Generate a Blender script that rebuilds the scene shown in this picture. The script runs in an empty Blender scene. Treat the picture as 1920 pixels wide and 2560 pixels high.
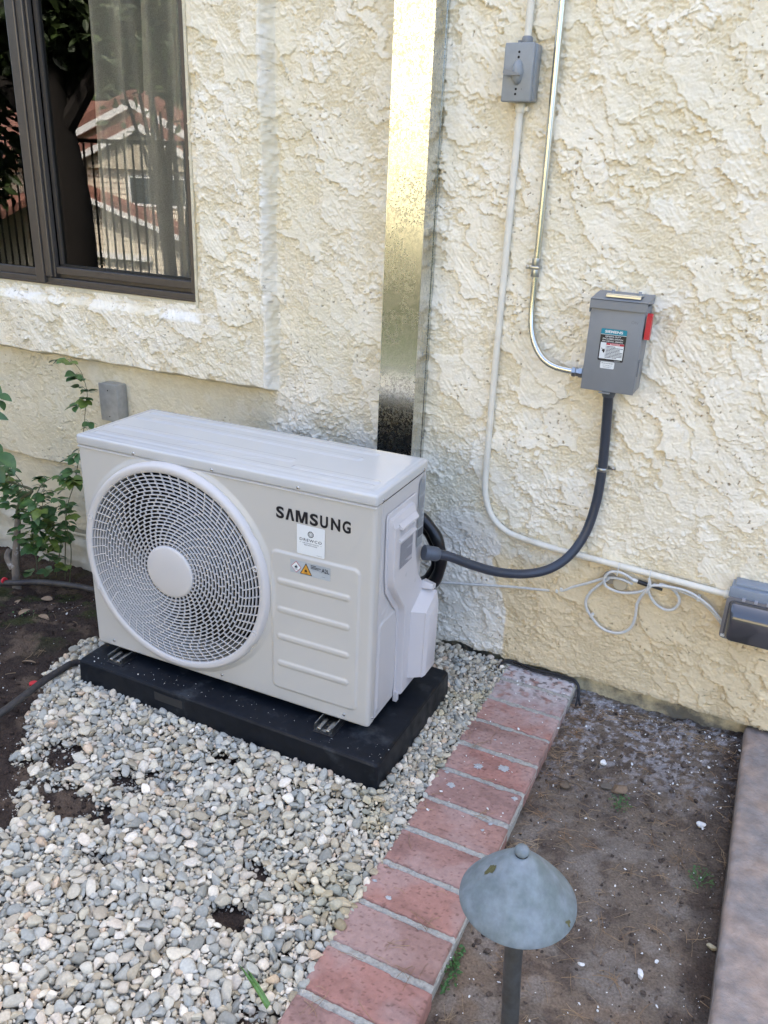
import bpy, bmesh, math, random
import numpy as np
from mathutils import Vector, Matrix, Euler
R=math.radians
rng=np.random.default_rng(7); random.seed(7)
SC=bpy.context.scene; COL=SC.collection

# ------------------------------------------------------------------ camera, sky, sun, exposure
cam=bpy.data.cameras.new('camera'); camo=bpy.data.objects.new('camera',cam); COL.objects.link(camo); SC.camera=camo
cr=Vector((0.89922042,0.43561103,0.04056688)); cu=Vector((-0.19972537,0.32624419,0.92394508)); cf=Vector((-0.38924596,0.83893251,-0.38036801))
M=Matrix((cr,cu,-cf)).transposed().to_4x4(); M.translation=Vector((0.61021,-2.20596,1.41721)); camo.matrix_world=M
cam.sensor_fit='VERTICAL'; cam.sensor_height=32; cam.lens=32*2037.94/2560; cam.clip_end=400; cam.clip_start=.05
w=bpy.data.worlds.new('World'); SC.world=w; w.use_nodes=True
nt=w.node_tree; bg=nt.nodes['Background']; sky=nt.nodes.new('ShaderNodeTexSky'); sky.sky_type='NISHITA'; sky.sun_disc=False
SUN_EL,SUN_AZ=52,18   # azimuth from +Y towards +X (behind the house)
sky.sun_elevation=R(SUN_EL); sky.sun_rotation=R(SUN_AZ); sky.dust_density=5.0; sky.air_density=0.8; sky.ozone_density=1.0
nt.links.new(sky.outputs[0],bg.inputs[0]); bg.inputs[1].default_value=0.15
sl=bpy.data.lights.new('sun','SUN'); sl.energy=3.6; sl.angle=R(.5); sl.color=(1,.93,.82)
so=bpy.data.objects.new('sun',sl); COL.objects.link(so)
sd=Vector((math.sin(R(SUN_AZ))*math.cos(R(SUN_EL)),math.cos(R(SUN_AZ))*math.cos(R(SUN_EL)),math.sin(R(SUN_EL))))
so.rotation_euler=sd.to_track_quat('Z','Y').to_euler()
SC.view_settings.view_transform='Standard'; SC.view_settings.look='None'; SC.view_settings.gamma=1; SC.view_settings.exposure=2.62
SC.cycles.max_bounces=8; SC.cycles.transparent_max_bounces=12

# ------------------------------------------------------------------ helpers
def tag(o,label=None,cat=None,group=None,kind=None):
    if label: o['label']=label
    if cat: o['category']=cat
    if group: o['group']=group
    if kind: o['kind']=kind
    return o
def empty(name,loc=(0,0,0),rz=0,**k):
    o=bpy.data.objects.new(name,None); o.location=loc; o.rotation_euler=(0,0,rz); o.empty_display_size=.05; COL.objects.link(o); return tag(o,**k)
def mesh_obj(name,V,F,mat,parent=None,smooth=False,colr=None,**k):
    me=bpy.data.meshes.new(name); V=np.asarray(V,np.float32).reshape(-1,3)
    if isinstance(F,np.ndarray):
        n,kk=F.shape; me.vertices.add(len(V)); me.vertices.foreach_set('co',V.ravel())
        me.loops.add(n*kk); me.loops.foreach_set('vertex_index',F.astype(np.int32).ravel())
        me.polygons.add(n); me.polygons.foreach_set('loop_start',np.arange(0,n*kk,kk,dtype=np.int32))
        me.update(calc_edges=True); me.validate()
    else:
        me.from_pydata([tuple(map(float,v)) for v in V],[],[tuple(f) for f in F]); me.update()
    if smooth: me.polygons.foreach_set('use_smooth',np.ones(len(me.polygons),bool))
    if colr is not None:
        a=me.color_attributes.new('col','FLOAT_COLOR','POINT'); c=np.ones((len(V),4),np.float32); c[:,:3]=colr; a.data.foreach_set('color',c.ravel())
    if mat: me.materials.append(mat)
    o=bpy.data.objects.new(name,me); COL.objects.link(o)
    if parent: o.parent=parent
    return tag(o,**k)
class MB:
    def __init__(s): s.v=[]; s.f=[]
    def add(s,V,F):
        n=len(s.v); s.v+= [tuple(map(float,p)) for p in V]; s.f+=[tuple(int(i)+n for i in f) for f in F]; return s
    def box(s,a,b,bev=0,seg=2,rot=None,piv=None):
        bm=bmesh.new(); bmesh.ops.create_cube(bm,size=1)
        a=Vector(a);b=Vector(b); 
        for v in bm.verts: v.co=Vector(((v.co.x+.5)*(b.x-a.x)+a.x,(v.co.y+.5)*(b.y-a.y)+a.y,(v.co.z+.5)*(b.z-a.z)+a.z))
        if bev: bmesh.ops.bevel(bm,geom=bm.edges[:],offset=bev,segments=seg,affect='EDGES',profile=.5)
        if rot is not None:
            p=Vector(piv) if piv is not None else (a+b)/2
            for v in bm.verts: v.co=rot@(v.co-p)+p
        bm.verts.index_update(); s.add([v.co for v in bm.verts],[[v.index for v in f.verts] for f in bm.faces]); bm.free(); return s
    def tube(s,P,r,n=10,caps=True,res=0,squash=None):
        P=[Vector(p) for p in P]
        if res: P=spline(P,res)
        rr=r if callable(r) else (lambda t:r)
        T=[]
        for i in range(len(P)):
            t=(P[min(i+1,len(P)-1)]-P[max(i-1,0)]); T.append(t.normalized())
        up=Vector((0,0,1)) if abs(T[0].z)<.9 else Vector((0,1,0)); nrm=(up-T[0]*up.dot(T[0])).normalized()
        V=[];F=[]
        for i,p in enumerate(P):
            nrm=(nrm-T[i]*nrm.dot(T[i])).normalized(); bn=T[i].cross(nrm); ra=rr(i/(len(P)-1))
            for k in range(n):
                a=2*math.pi*k/n; V.append(p+(nrm*math.cos(a)+bn*math.sin(a))*ra)
        for i in range(len(P)-1):
            for k in range(n): F.append((i*n+k,i*n+(k+1)%n,(i+1)*n+(k+1)%n,(i+1)*n+k))
        if caps: F.append(tuple(range(n))[::-1]); F.append(tuple((len(P)-1)*n+k for k in range(n)))
        return s.add(V,F)
    def lathe(s,prof,c=(0,0,0),axis='Z',n=24):
        V=[];F=[]
        for r,h in prof:
            for k in range(n):
                a=2*math.pi*k/n; x,y=r*math.cos(a),r*math.sin(a)
                p={'Z':(x,y,h),'Y':(x,h,y),'X':(h,x,y)}[axis]; V.append((p[0]+c[0],p[1]+c[1],p[2]+c[2]))
        for i in range(len(prof)-1):
            for k in range(n): F.append((i*n+k,i*n+(k+1)%n,(i+1)*n+(k+1)%n,(i+1)*n+k))
        F.append(tuple(range(n))[::-1]); F.append(tuple((len(prof)-1)*n+k for k in range(n)))
        return s.add(V,F)
    def loft(s,rings):
        n=len(rings[0]); V=[p for r in rings for p in r]; F=[]
        for i in range(len(rings)-1):
            for k in range(n): F.append((i*n+k,i*n+(k+1)%n,(i+1)*n+(k+1)%n,(i+1)*n+k))
        F.append(tuple(range(n))[::-1]); F.append(tuple((len(rings)-1)*n+k for k in range(n)))
        return s.add(V,F)
    def build(s,name,mat,parent=None,smooth=False,angle=None,fix=True,**k):
        o=mesh_obj(name,s.v,s.f,mat,parent,False,**k); me=o.data
        if fix:
            bm=bmesh.new(); bm.from_mesh(me); bmesh.ops.recalc_face_normals(bm,faces=bm.faces[:]); bm.to_mesh(me); bm.free()
        if smooth:
            me.polygons.foreach_set('use_smooth',np.ones(len(me.polygons),bool))
            me.set_sharp_from_angle(angle=R(angle or 40))
        return o
def spline(P,res):
    Q=[]; n=len(P)
    for i in range(n-1):
        a,b,c,d=P[max(i-1,0)],P[i],P[i+1],P[min(i+2,n-1)]
        for j in range(res):
            t=j/res; Q.append(.5*((2*b)+(c-a)*t+(2*a-5*b+4*c-d)*t*t+(3*b-a-3*c+d)*t**3))
    Q.append(P[-1]); return Q
def boolean(o,cut):
    m=o.modifiers.new('b','BOOLEAN'); m.operation='DIFFERENCE'; m.object=cut; m.solver='EXACT'; m.use_self=True
    dg=bpy.context.evaluated_depsgraph_get(); me=bpy.data.meshes.new_from_object(o.evaluated_get(dg)); o.modifiers.clear(); o.data=me; bpy.data.objects.remove(cut)
# numpy noise
_p=rng.permutation(512); _p=np.concatenate([_p,_p]); _ga=rng.random(512)*2*np.pi; _gx=np.cos(_ga); _gy=np.sin(_ga)
def perlin(x,y,s=0):
    x=x+s*17.37; y=y+s*9.71; xi=np.floor(x).astype(np.int64); yi=np.floor(y).astype(np.int64); xf=x-xi; yf=y-yi
    u=xf*xf*xf*(xf*(xf*6-15)+10); v=yf*yf*yf*(yf*(yf*6-15)+10)
    def g(a,b,fx,fy):
        h=_p[(_p[a&511]+b)&511]; return _gx[h]*fx+_gy[h]*fy
    a=g(xi,yi,xf,yf); b=g(xi+1,yi,xf-1,yf); c=g(xi,yi+1,xf,yf-1); d=g(xi+1,yi+1,xf-1,yf-1)
    return ((a*(1-u)+b*u)*(1-v)+(c*(1-u)+d*u)*v)*1.5
def fbm(x,y,o=4,s=0,g=.5):
    r=0;a=1
    for i in range(o): r=r+a*perlin(x*2**i,y*2**i,s+i*3.1); a*=g
    return r
def ss(a,b,x): t=np.clip((x-a)/(b-a),0,1); return t*t*(3-2*t)
def lin(h): 
    c=[(int(h[i:i+2],16)/255) for i in (0,2,4)]; return tuple(x/12.92 if x<=.04045 else ((x+.055)/1.055)**2.4 for x in c)

# ------------------------------------------------------------------ materials
def mat(name,col=(.5,.5,.5),rough=.6,metal=0,var=0,vscale=8,col2=None,bump=0,bscale=60,rvar=0,coat=0,attr=False,spec=.5,alpha=1,detail=5,bdist=.002,vw=None):
    m=bpy.data.materials.new(name); m.use_nodes=True; t=m.node_tree; N=t.nodes; L=t.links; b=N['Principled BSDF']
    b.inputs['Roughness'].default_value=rough; b.inputs['Metallic'].default_value=metal; b.inputs['Coat Weight'].default_value=coat; b.inputs['Specular IOR Level'].default_value=spec
    b.inputs['Base Color'].default_value=(*col,1); b.inputs['Alpha'].default_value=alpha
    tc=N.new('ShaderNodeTexCoord'); src=None
    if attr:
        a=N.new('ShaderNodeVertexColor'); a.layer_name='col'; src=a.outputs[0]
    if var or col2:
        n=N.new('ShaderNodeTexNoise'); n.inputs['Scale'].default_value=vscale; n.inputs['Detail'].default_value=detail; n.inputs['Roughness'].default_value=.65
        L.new(tc.outputs['Object'],n.inputs[0])
        if col2:
            rp=N.new('ShaderNodeMapRange'); lo,hi=vw or (.35,.65); rp.inputs[1].default_value=lo; rp.inputs[2].default_value=hi; L.new(n.outputs[0],rp.inputs[0])
            mx=N.new('ShaderNodeMix'); mx.data_type='RGBA'; L.new(rp.outputs[0],mx.inputs[0]); mx.inputs[6].default_value=(*col,1); mx.inputs[7].default_value=(*col2,1)
            if src: L.new(src,mx.inputs[6])
            src=mx.outputs[2]
        if var:
            n2=N.new('ShaderNodeTexNoise'); n2.inputs['Scale'].default_value=vscale*3.3; n2.inputs['Detail'].default_value=4; L.new(tc.outputs['Object'],n2.inputs[0])
            rp=N.new('ShaderNodeMapRange'); rp.inputs[1].default_value=.25; rp.inputs[2].default_value=.75; rp.inputs[3].default_value=1-var; rp.inputs[4].default_value=1+var; L.new(n2.outputs[0],rp.inputs[0])
            mx=N.new('ShaderNodeMix'); mx.data_type='RGBA'; mx.blend_type='MULTIPLY'; mx.inputs[0].default_value=1; mx.inputs[6].default_value=(*col,1)
            if src: L.new(src,mx.inputs[6])
            L.new(rp.outputs[0],mx.inputs[7]); src=mx.outputs[2]
    if src: L.new(src,b.inputs['Base Color'])
    if rvar:
        n=N.new('ShaderNodeTexNoise'); n.inputs['Scale'].default_value=vscale*1.7; n.inputs['Detail'].default_value=6; L.new(tc.outputs['Object'],n.inputs[0])
        rp=N.new('ShaderNodeMapRange'); rp.inputs[1].default_value=.3; rp.inputs[2].default_value=.7; rp.inputs[3].default_value=max(.02,rough-rvar); rp.inputs[4].default_value=min(1,rough+rvar); L.new(n.outputs[0],rp.inputs[0]); L.new(rp.outputs[0],b.inputs['Roughness'])
    if bump:
        n=N.new('ShaderNodeTexNoise'); n.inputs['Scale'].default_value=bscale; n.inputs['Detail'].default_value=6; n.inputs['Roughness'].default_value=.6; L.new(tc.outputs['Object'],n.inputs[0])
        bp=N.new('ShaderNodeBump'); bp.inputs['Strength'].default_value=bump; bp.inputs['Distance'].default_value=bdist; L.new(n.outputs[0],bp.inputs['Height']); L.new(bp.outputs[0],b.inputs['Normal'])
    return m
M_stucco=mat('stucco_paint',attr=True,rough=.85,var=.05,vscale=14,bump=.5,bscale=260,bdist=.0015,spec=.25)
M_stucco2=mat('stucco_plain',(.70,.63,.46),rough=.9,var=.1,vscale=6,bump=1,bscale=40,bdist=.01,spec=.2)
M_found=mat('foundation_paint',(.62,.53,.33),rough=.9,col2=(.17,.155,.12),vscale=9,vw=(.42,.6),bump=.8,bscale=60,bdist=.004,var=.15)
M_foundL=mat('foundation_limewash',(.62,.58,.47),rough=.9,col2=(.38,.34,.24),vscale=5,bump=.8,bscale=40,bdist=.003,var=.1)
M_ac=mat('ac_paint',(.53,.507,.46),rough=.32,var=.012,vscale=5,bump=.04,bscale=500,bdist=.0003,coat=.15)
M_acside=mat('ac_side_paint',(.52,.50,.485),rough=.36,var=.01,vscale=5)
M_acplastic=mat('ac_plastic',(.56,.535,.53),rough=.42,var=.012,vscale=9,bump=.05,bscale=700,bdist=.0002)
M_lid=mat('ac_lid_paint',(.53,.525,.505),rough=.2,var=.02,vscale=4,rvar=.07,coat=.2)
M_grille=mat('grille_plastic',(.58,.55,.52),rough=.4)
M_black=mat('black_inside',(.006,.006,.007),rough=.6)
M_fin=mat('coil_fins',(.006,.006,.007),rough=.8)
M_blade=mat('fan_blade_plastic',(.007,.007,.008),rough=.5)
M_ink=mat('black_ink',(.012,.012,.016),rough=.35)
M_ink2=mat('grey_ink',(.07,.08,.10),rough=.5)
M_label=mat('white_sticker',(.74,.76,.75),rough=.35)
M_label2=mat('silver_sticker',(.40,.43,.45),rough=.3,metal=.15)
M_red=mat('red_ink',(.45,.03,.05),rough=.4)
M_orange=mat('orange_sticker',(.62,.30,.04),rough=.4)
M_teal=mat('teal_sticker',(.0,.22,.30),rough=.35)
M_redp=mat('red_plastic',(.50,.02,.035),rough=.35,var=.05)
M_pad=mat('pad_plastic',(.004,.006,.010),rough=.45,spec=.25,col2=(.045,.05,.055),vscale=13,vw=(.56,.78),var=.3,rvar=.14,bump=.25,bscale=90,bdist=.001)
M_zinc=mat('zinc_plate',(.40,.41,.41),rough=.3,metal=1,var=.1,vscale=20)
M_screw=mat('screw_steel',(.5,.5,.5),rough=.25,metal=1)
M_grey=mat('grey_enamel',(.205,.215,.225),rough=.42,var=.03,vscale=10,bump=.05,bscale=300)
M_grey2=mat('grey_cast_paint',(.27,.285,.29),rough=.45,var=.06,vscale=20)
M_boxst=mat('weathered_steel',(.42,.42,.405),rough=.42,metal=.45,var=.15,vscale=14,rvar=.1)
M_cond=mat('conduit_paint',(.76,.715,.60),rough=.55,col2=(.60,.54,.42),vscale=10,vw=(.55,.75),var=.06,bump=.3,bscale=120,bdist=.0008)
M_emt=mat('galvanised_tube',(.60,.60,.55),rough=.24,metal=1,var=.06,vscale=8)
M_flex=mat('liquidtight_jacket',(.035,.042,.058),rough=.36,var=.08,vscale=20)
M_flexfit=mat('connector_plastic',(.075,.09,.115),rough=.4)
M_hose=mat('black_corrugated',(.006,.007,.010),rough=.3)
M_cable=mat('white_cable',(.60,.59,.55),rough=.45,var=.1,vscale=30)
M_clip=mat('clip_plastic',(.7,.69,.64),rough=.5)
M_blk=mat('black_rubber',(.012,.012,.014),rough=.5,var=.3,vscale=30)
M_drip=mat('drip_tubing',(.018,.015,.017),rough=.55,var=.3,vscale=20,col2=(.05,.045,.04))
M_bronze=mat('bronze_anodised',(.105,.093,.083),rough=.38,metal=.55,var=.08,vscale=10)
M_bronzeD=mat('dark_gasket',(.015,.014,.013),rough=.6)
M_curt=mat('curtain_linen',(.46,.46,.43),rough=.95,var=.22,vscale=90,spec=.1,alpha=.93)
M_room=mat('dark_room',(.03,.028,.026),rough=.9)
M_brick=mat('brick_clay',attr=True,rough=.85,var=.13,vscale=22,bump=.9,bscale=110,bdist=.0025,spec=.25)
M_mortar=mat('mortar',(.42,.40,.35),rough=.95,col2=(.20,.185,.16),vscale=45,vw=(.55,.72),bump=1,bscale=180,bdist=.005,var=.2)
M_soil=mat('soil',attr=True,rough=.95,var=.35,vscale=60,bump=1,bscale=220,bdist=.006,spec=.15)
M_gravel=mat('gravel',attr=True,rough=.8,var=.14,vscale=60,bump=.35,bscale=240,bdist=.0012,spec=.3)
M_stone=mat('loose_stone',attr=True,rough=.85,var=.15,vscale=50,bump=.6,bscale=160,bdist=.002,spec=.25)
M_conc=mat('stamped_concrete',(.27,.235,.215),rough=.78,col2=(.36,.27,.215),vscale=9,vw=(.42,.62),var=.28,bump=1,bscale=75,bdist=.005)
M_concedge=mat('concrete_side',(.20,.16,.125),rough=.9,col2=(.08,.065,.05),vscale=14,var=.2,bump=.8,bscale=80)
M_patina=mat('verdigris_copper',(.145,.18,.18),rough=.62,metal=.15,col2=(.22,.255,.28),vscale=17,vw=(.38,.66),var=.2,bump=.3,bscale=70,bdist=.0012)
M_stem=mat('bronze_stem',(.065,.060,.048),rough=.55,metal=.4,col2=(.10,.105,.105),vscale=16,var=.2)
M_stain=mat('olive_stain',(.09,.085,.03),rough=.7,var=.3,vscale=90)
M_leaf=mat('rose_leaf',(.055,.12,.035),rough=.45,col2=(.11,.20,.045),vscale=14,vw=(.5,.8),var=.2)
M_leaf2=mat('rose_leaf_pale',(.12,.17,.03),rough=.5,var=.2,vscale=20)
M_cane=mat('rose_cane',(.10,.085,.045),rough=.7,var=.3,vscale=30,col2=(.09,.12,.05))
M_wood=mat('old_wood',(.20,.165,.13),rough=.9,col2=(.45,.44,.42),vscale=16,vw=(.55,.62),bump=.8,bscale=90,bdist=.004,var=.2)
M_fleck=mat('paint_flecks',(.74,.73,.70),rough=.8)
M_needle=mat('pine_needles',(.24,.13,.06),rough=.8,var=.4,vscale=10,col2=(.34,.25,.15))
M_dry=mat('dry_leaf',(.27,.19,.12),rough=.8,var=.25,vscale=30)
M_weed=mat('weed_leaf',(.05,.13,.03),rough=.6,var=.3,vscale=30)
M_dark=mat('dark_hole',(.01,.006,.005),rough=.9)
M_lichen=mat('lichen',(.42,.43,.43),rough=.95,var=.25,vscale=160,bump=1,bscale=300)
# galvanised duct with spangle
M_duct=bpy.data.materials.new('galvanised_sheet'); M_duct.use_nodes=True
def _duct():
    t=M_duct.node_tree;N=t.nodes;L=t.links;b=N['Principled BSDF']; tc=N.new('ShaderNodeTexCoord')
    n=N.new('ShaderNodeTexNoise'); n.inputs['Scale'].default_value=150; n.inputs['Detail'].default_value=1.5; n.inputs['Distortion'].default_value=1.2; L.new(tc.outputs['Object'],n.inputs[0])
    rp=N.new('ShaderNodeMapRange'); rp.inputs[1].default_value=.47; rp.inputs[2].default_value=.56; rp.inputs[3].default_value=0; rp.inputs[4].default_value=1; L.new(n.outputs[0],rp.inputs[0])
    n2=N.new('ShaderNodeTexNoise'); n2.inputs['Scale'].default_value=9; L.new(tc.outputs['Object'],n2.inputs[0])
    mp=N.new('ShaderNodeMapRange'); mp.inputs[1].default_value=.3; mp.inputs[2].default_value=.6; mp.inputs[3].default_value=.55; mp.inputs[4].default_value=1; L.new(n2.outputs[0],mp.inputs[0]); mul=N.new('ShaderNodeMath'); mul.operation='MULTIPLY'; L.new(rp.outputs[0],mul.inputs[0]); L.new(mp.outputs[0],mul.inputs[1])
    mx=N.new('ShaderNodeMix'); mx.data_type='RGBA'; mx.inputs[6].default_value=(.66,.67,.65,1); mx.inputs[7].default_value=(.40,.41,.40,1); L.new(mul.outputs[0],mx.inputs[0]); L.new(mx.outputs[2],b.inputs['Base Color'])
    r2=N.new('ShaderNodeMapRange'); r2.inputs[3].default_value=.17; r2.inputs[4].default_value=.30; L.new(mul.outputs[0],r2.inputs[0]); L.new(r2.outputs[0],b.inputs['Roughness'])
    b.inputs['Metallic'].default_value=1
    n3=N.new('ShaderNodeTexNoise'); n3.inputs['Scale'].default_value=3.5; L.new(tc.outputs['Object'],n3.inputs[0]); bp=N.new('ShaderNodeBump'); bp.inputs['Strength'].default_value=.15; bp.inputs['Distance'].default_value=.006; L.new(n3.outputs[0],bp.inputs['Height']); L.new(bp.outputs[0],b.inputs['Normal'])
_duct()
def glassmat(name,boost=1.0,tint=(.9,.93,.92),base=0.0):
    m=bpy.data.materials.new(name); m.use_nodes=True; t=m.node_tree;N=t.nodes;L=t.links; N.remove(N['Principled BSDF'])
    tr=N.new('ShaderNodeBsdfTransparent'); tr.inputs[0].default_value=(*tint,1); gl=N.new('ShaderNodeBsdfGlossy'); gl.inputs['Roughness'].default_value=.004; gl.inputs[0].default_value=(1,1,1,1)
    fr=N.new('ShaderNodeFresnel'); fr.inputs[0].default_value=1.5; mu=N.new('ShaderNodeMath'); mu.operation='MULTIPLY_ADD'; mu.inputs[1].default_value=boost; mu.inputs[2].default_value=base; mu.use_clamp=True
    L.new(fr.outputs[0],mu.inputs[0]); mx=N.new('ShaderNodeMixShader'); L.new(mu.outputs[0],mx.inputs[0]); L.new(tr.outputs[0],mx.inputs[1]); L.new(gl.outputs[0],mx.inputs[2]); L.new(mx.outputs[0],N['Material Output'].inputs[0]); return m
M_glass=glassmat('window_glass',1.65,(.88,.88,.87))
M_clear=glassmat('smoky_plastic',1.5,(.34,.35,.38),.03)

# ------------------------------------------------------------------ text and decals
def glyphs(body,bold=0,spacing=1,shear=0):
    c=bpy.data.curves.new('t','FONT'); c.body=body; c.size=1; c.offset=bold; c.space_character=spacing; c.shear=shear; c.resolution_u=6
    o=bpy.data.objects.new('t',c); COL.objects.link(o); dg=bpy.context.evaluated_depsgraph_get(); me=bpy.data.meshes.new_from_object(o.evaluated_get(dg))
    V=np.array([v.co[:2] for v in me.vertices]); F=[tuple(p.vertices) for p in me.polygons]
    bpy.data.objects.remove(o); bpy.data.meshes.remove(me); return V,F
class Decal:   # flat shapes in a plane: fn(u,v,offset)->xyz
    def __init__(s,fn): s.fn=fn; s.mb={}
    def g(s,k): return s.mb.setdefault(k,MB())
    def text(s,k,body,u0,v0,u1,v1,off,bold=0.0,spacing=1,keep=False):
        V,F=glyphs(body,bold,spacing); a=V.min(0); b=V.max(0); sx=(u1-u0)/(b[0]-a[0]); sy=(v1-v0)/(b[1]-a[1])
        if keep: sx=sy
        s.g(k).add([s.fn(u0+(x-a[0])*sx,v0+(y-a[1])*sy,off) for x,y in V],F)
    def poly(s,k,P,off): s.g(k).add([s.fn(u,v,off) for u,v in P],[tuple(range(len(P)))])
    def rect(s,k,u0,v0,u1,v1,off,r=0):
        if not r: return s.poly(k,[(u0,v0),(u1,v0),(u1,v1),(u0,v1)],off)
        P=[]
        for cx,cy,a0 in ((u1-r,v0+r,-90),(u1-r,v1-r,0),(u0+r,v1-r,90),(u0+r,v0+r,180)):
            for i in range(5): a=R(a0+i*22.5); P.append((cx+r*math.cos(a),cy+r*math.sin(a)))
        s.poly(k,P,off)
    def lines(s,k,u0,u1,v0,v1,n,off,seed=1,th=.35,gap=.3):   # rows of unreadably small print
        q=random.Random(seed); dv=(v1-v0)/n
        for i in range(n):
            v=v0+dv*(i+.3); u=u0; end=u0+(u1-u0)*(1 if q.random()>gap else q.uniform(.45,.9))
            while u<end:
                wd=q.uniform(.04,.13)*(u1-u0); s.rect(k,u,v,min(u+wd,end),v+dv*th,off); u+=wd+.012*(u1-u0)
# ------------------------------------------------------------------ SETTING: house wall
house=empty('house',(0,0,0),label='cream stuccoed house wall with a dark bronze window at upper left',cat='house')
def vor(u,v,seed):
    ui=np.floor(u).astype(np.int64); vi=np.floor(v).astype(np.int64); best=np.full(u.shape,1e9); idx=np.zeros(u.shape,np.int64); bx=np.zeros(u.shape); by=np.zeros(u.shape)
    for i in (-1,0,1):
        for j in (-1,0,1):
            a=ui+i; b=vi+j; hh=_p[(_p[(a+seed*13)&511]+b)&511]; px=a+.5+.45*_gx[hh]; py=b+.5+.45*_gy[(hh*7+seed)&511]
            d=(u-px)**2+(v-py)**2; m=d<best; best=np.where(m,d,best); idx=np.where(m,hh,idx); bx=np.where(m,u-px,bx); by=np.where(m,v-py,by)
    return idx,bx,by
def stucco(X,Z):
    w1x=fbm(X*13,Z*13,3,1); w1z=fbm(X*13,Z*13,3,2); w2x=fbm(X*55,Z*55,4,3,.62); w2z=fbm(X*55,Z*55,4,4,.62)
    H=0; cover=np.zeros_like(X)
    _rv=((np.arange(512)*167)%509)/509.
    def plates(sc,asp,ang,seed,amp,thr,warp,fw):
        c,s=math.cos(ang),math.sin(ang); x=X+w1x*warp+w2x*fw; z=Z+w1z*warp+w2z*fw
        u=(x*c+z*s)*sc/asp; v=(-x*s+z*c)*sc; idx,bx,by=vor(u,v,seed); rv=_rv[idx&511]
        on=(rv>thr); base=(rv-thr)/(1-thr)
        # thick at the lower edge, feathering out at the upper one
        prof=np.clip(.62-by*.75-.15*bx,.0,1.2)
        return np.where(on,amp*(.35+.65*base)*prof,0), on
    a1,o1=plates(15,1.8,R(-42),1,.0066,.58,.026,.0080)
    a2,o2=plates(24,1.6,R(-60),2,.0056,.52,.018,.0072)
    a3,o3=plates(42,1.4,R(-20),3,.0046,.52,.010,.0060)
    a4,o4=plates(82,1.2,R(10),4,.0036,.60,.005,.0045)
    clus=ss(-.30,.10,perlin(X*4.5,Z*4.5,40)); calm=ss(-.05,.35,perlin(X*2.7+3,Z*2.7,44))
    H=np.maximum(a1,a2*(.4+.6*clus)); H=np.maximum(H,a3*clus+.3*H)*(1-.45*calm)+a4*ss(-.3,.15,perlin(X*8,Z*8,41))*(1-.75*np.clip(a1/.004,0,1))*(1-.3*calm)
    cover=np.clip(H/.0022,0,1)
    streak=fbm((X*.62-Z*.78)*20,(X*.78+Z*.62)*150,3,71,.6)*ss(-.3,.3,perlin(X*7,Z*7,72)); fine=fbm(X*170,Z*170,2,81,.7); mid=fbm(X*50,Z*50,3,83,.6)
    pit=ss(.62,.70,fbm(X*90,Z*90,2,88,.4))*ss(.0,.3,perlin(X*6,Z*6,89))
    H=H-.003*pit*cover+.0008*streak*cover+fine*(.0011-.0007*cover)+mid*.0011*(1-.75*cover)
    return H,cover,pit*cover
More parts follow.
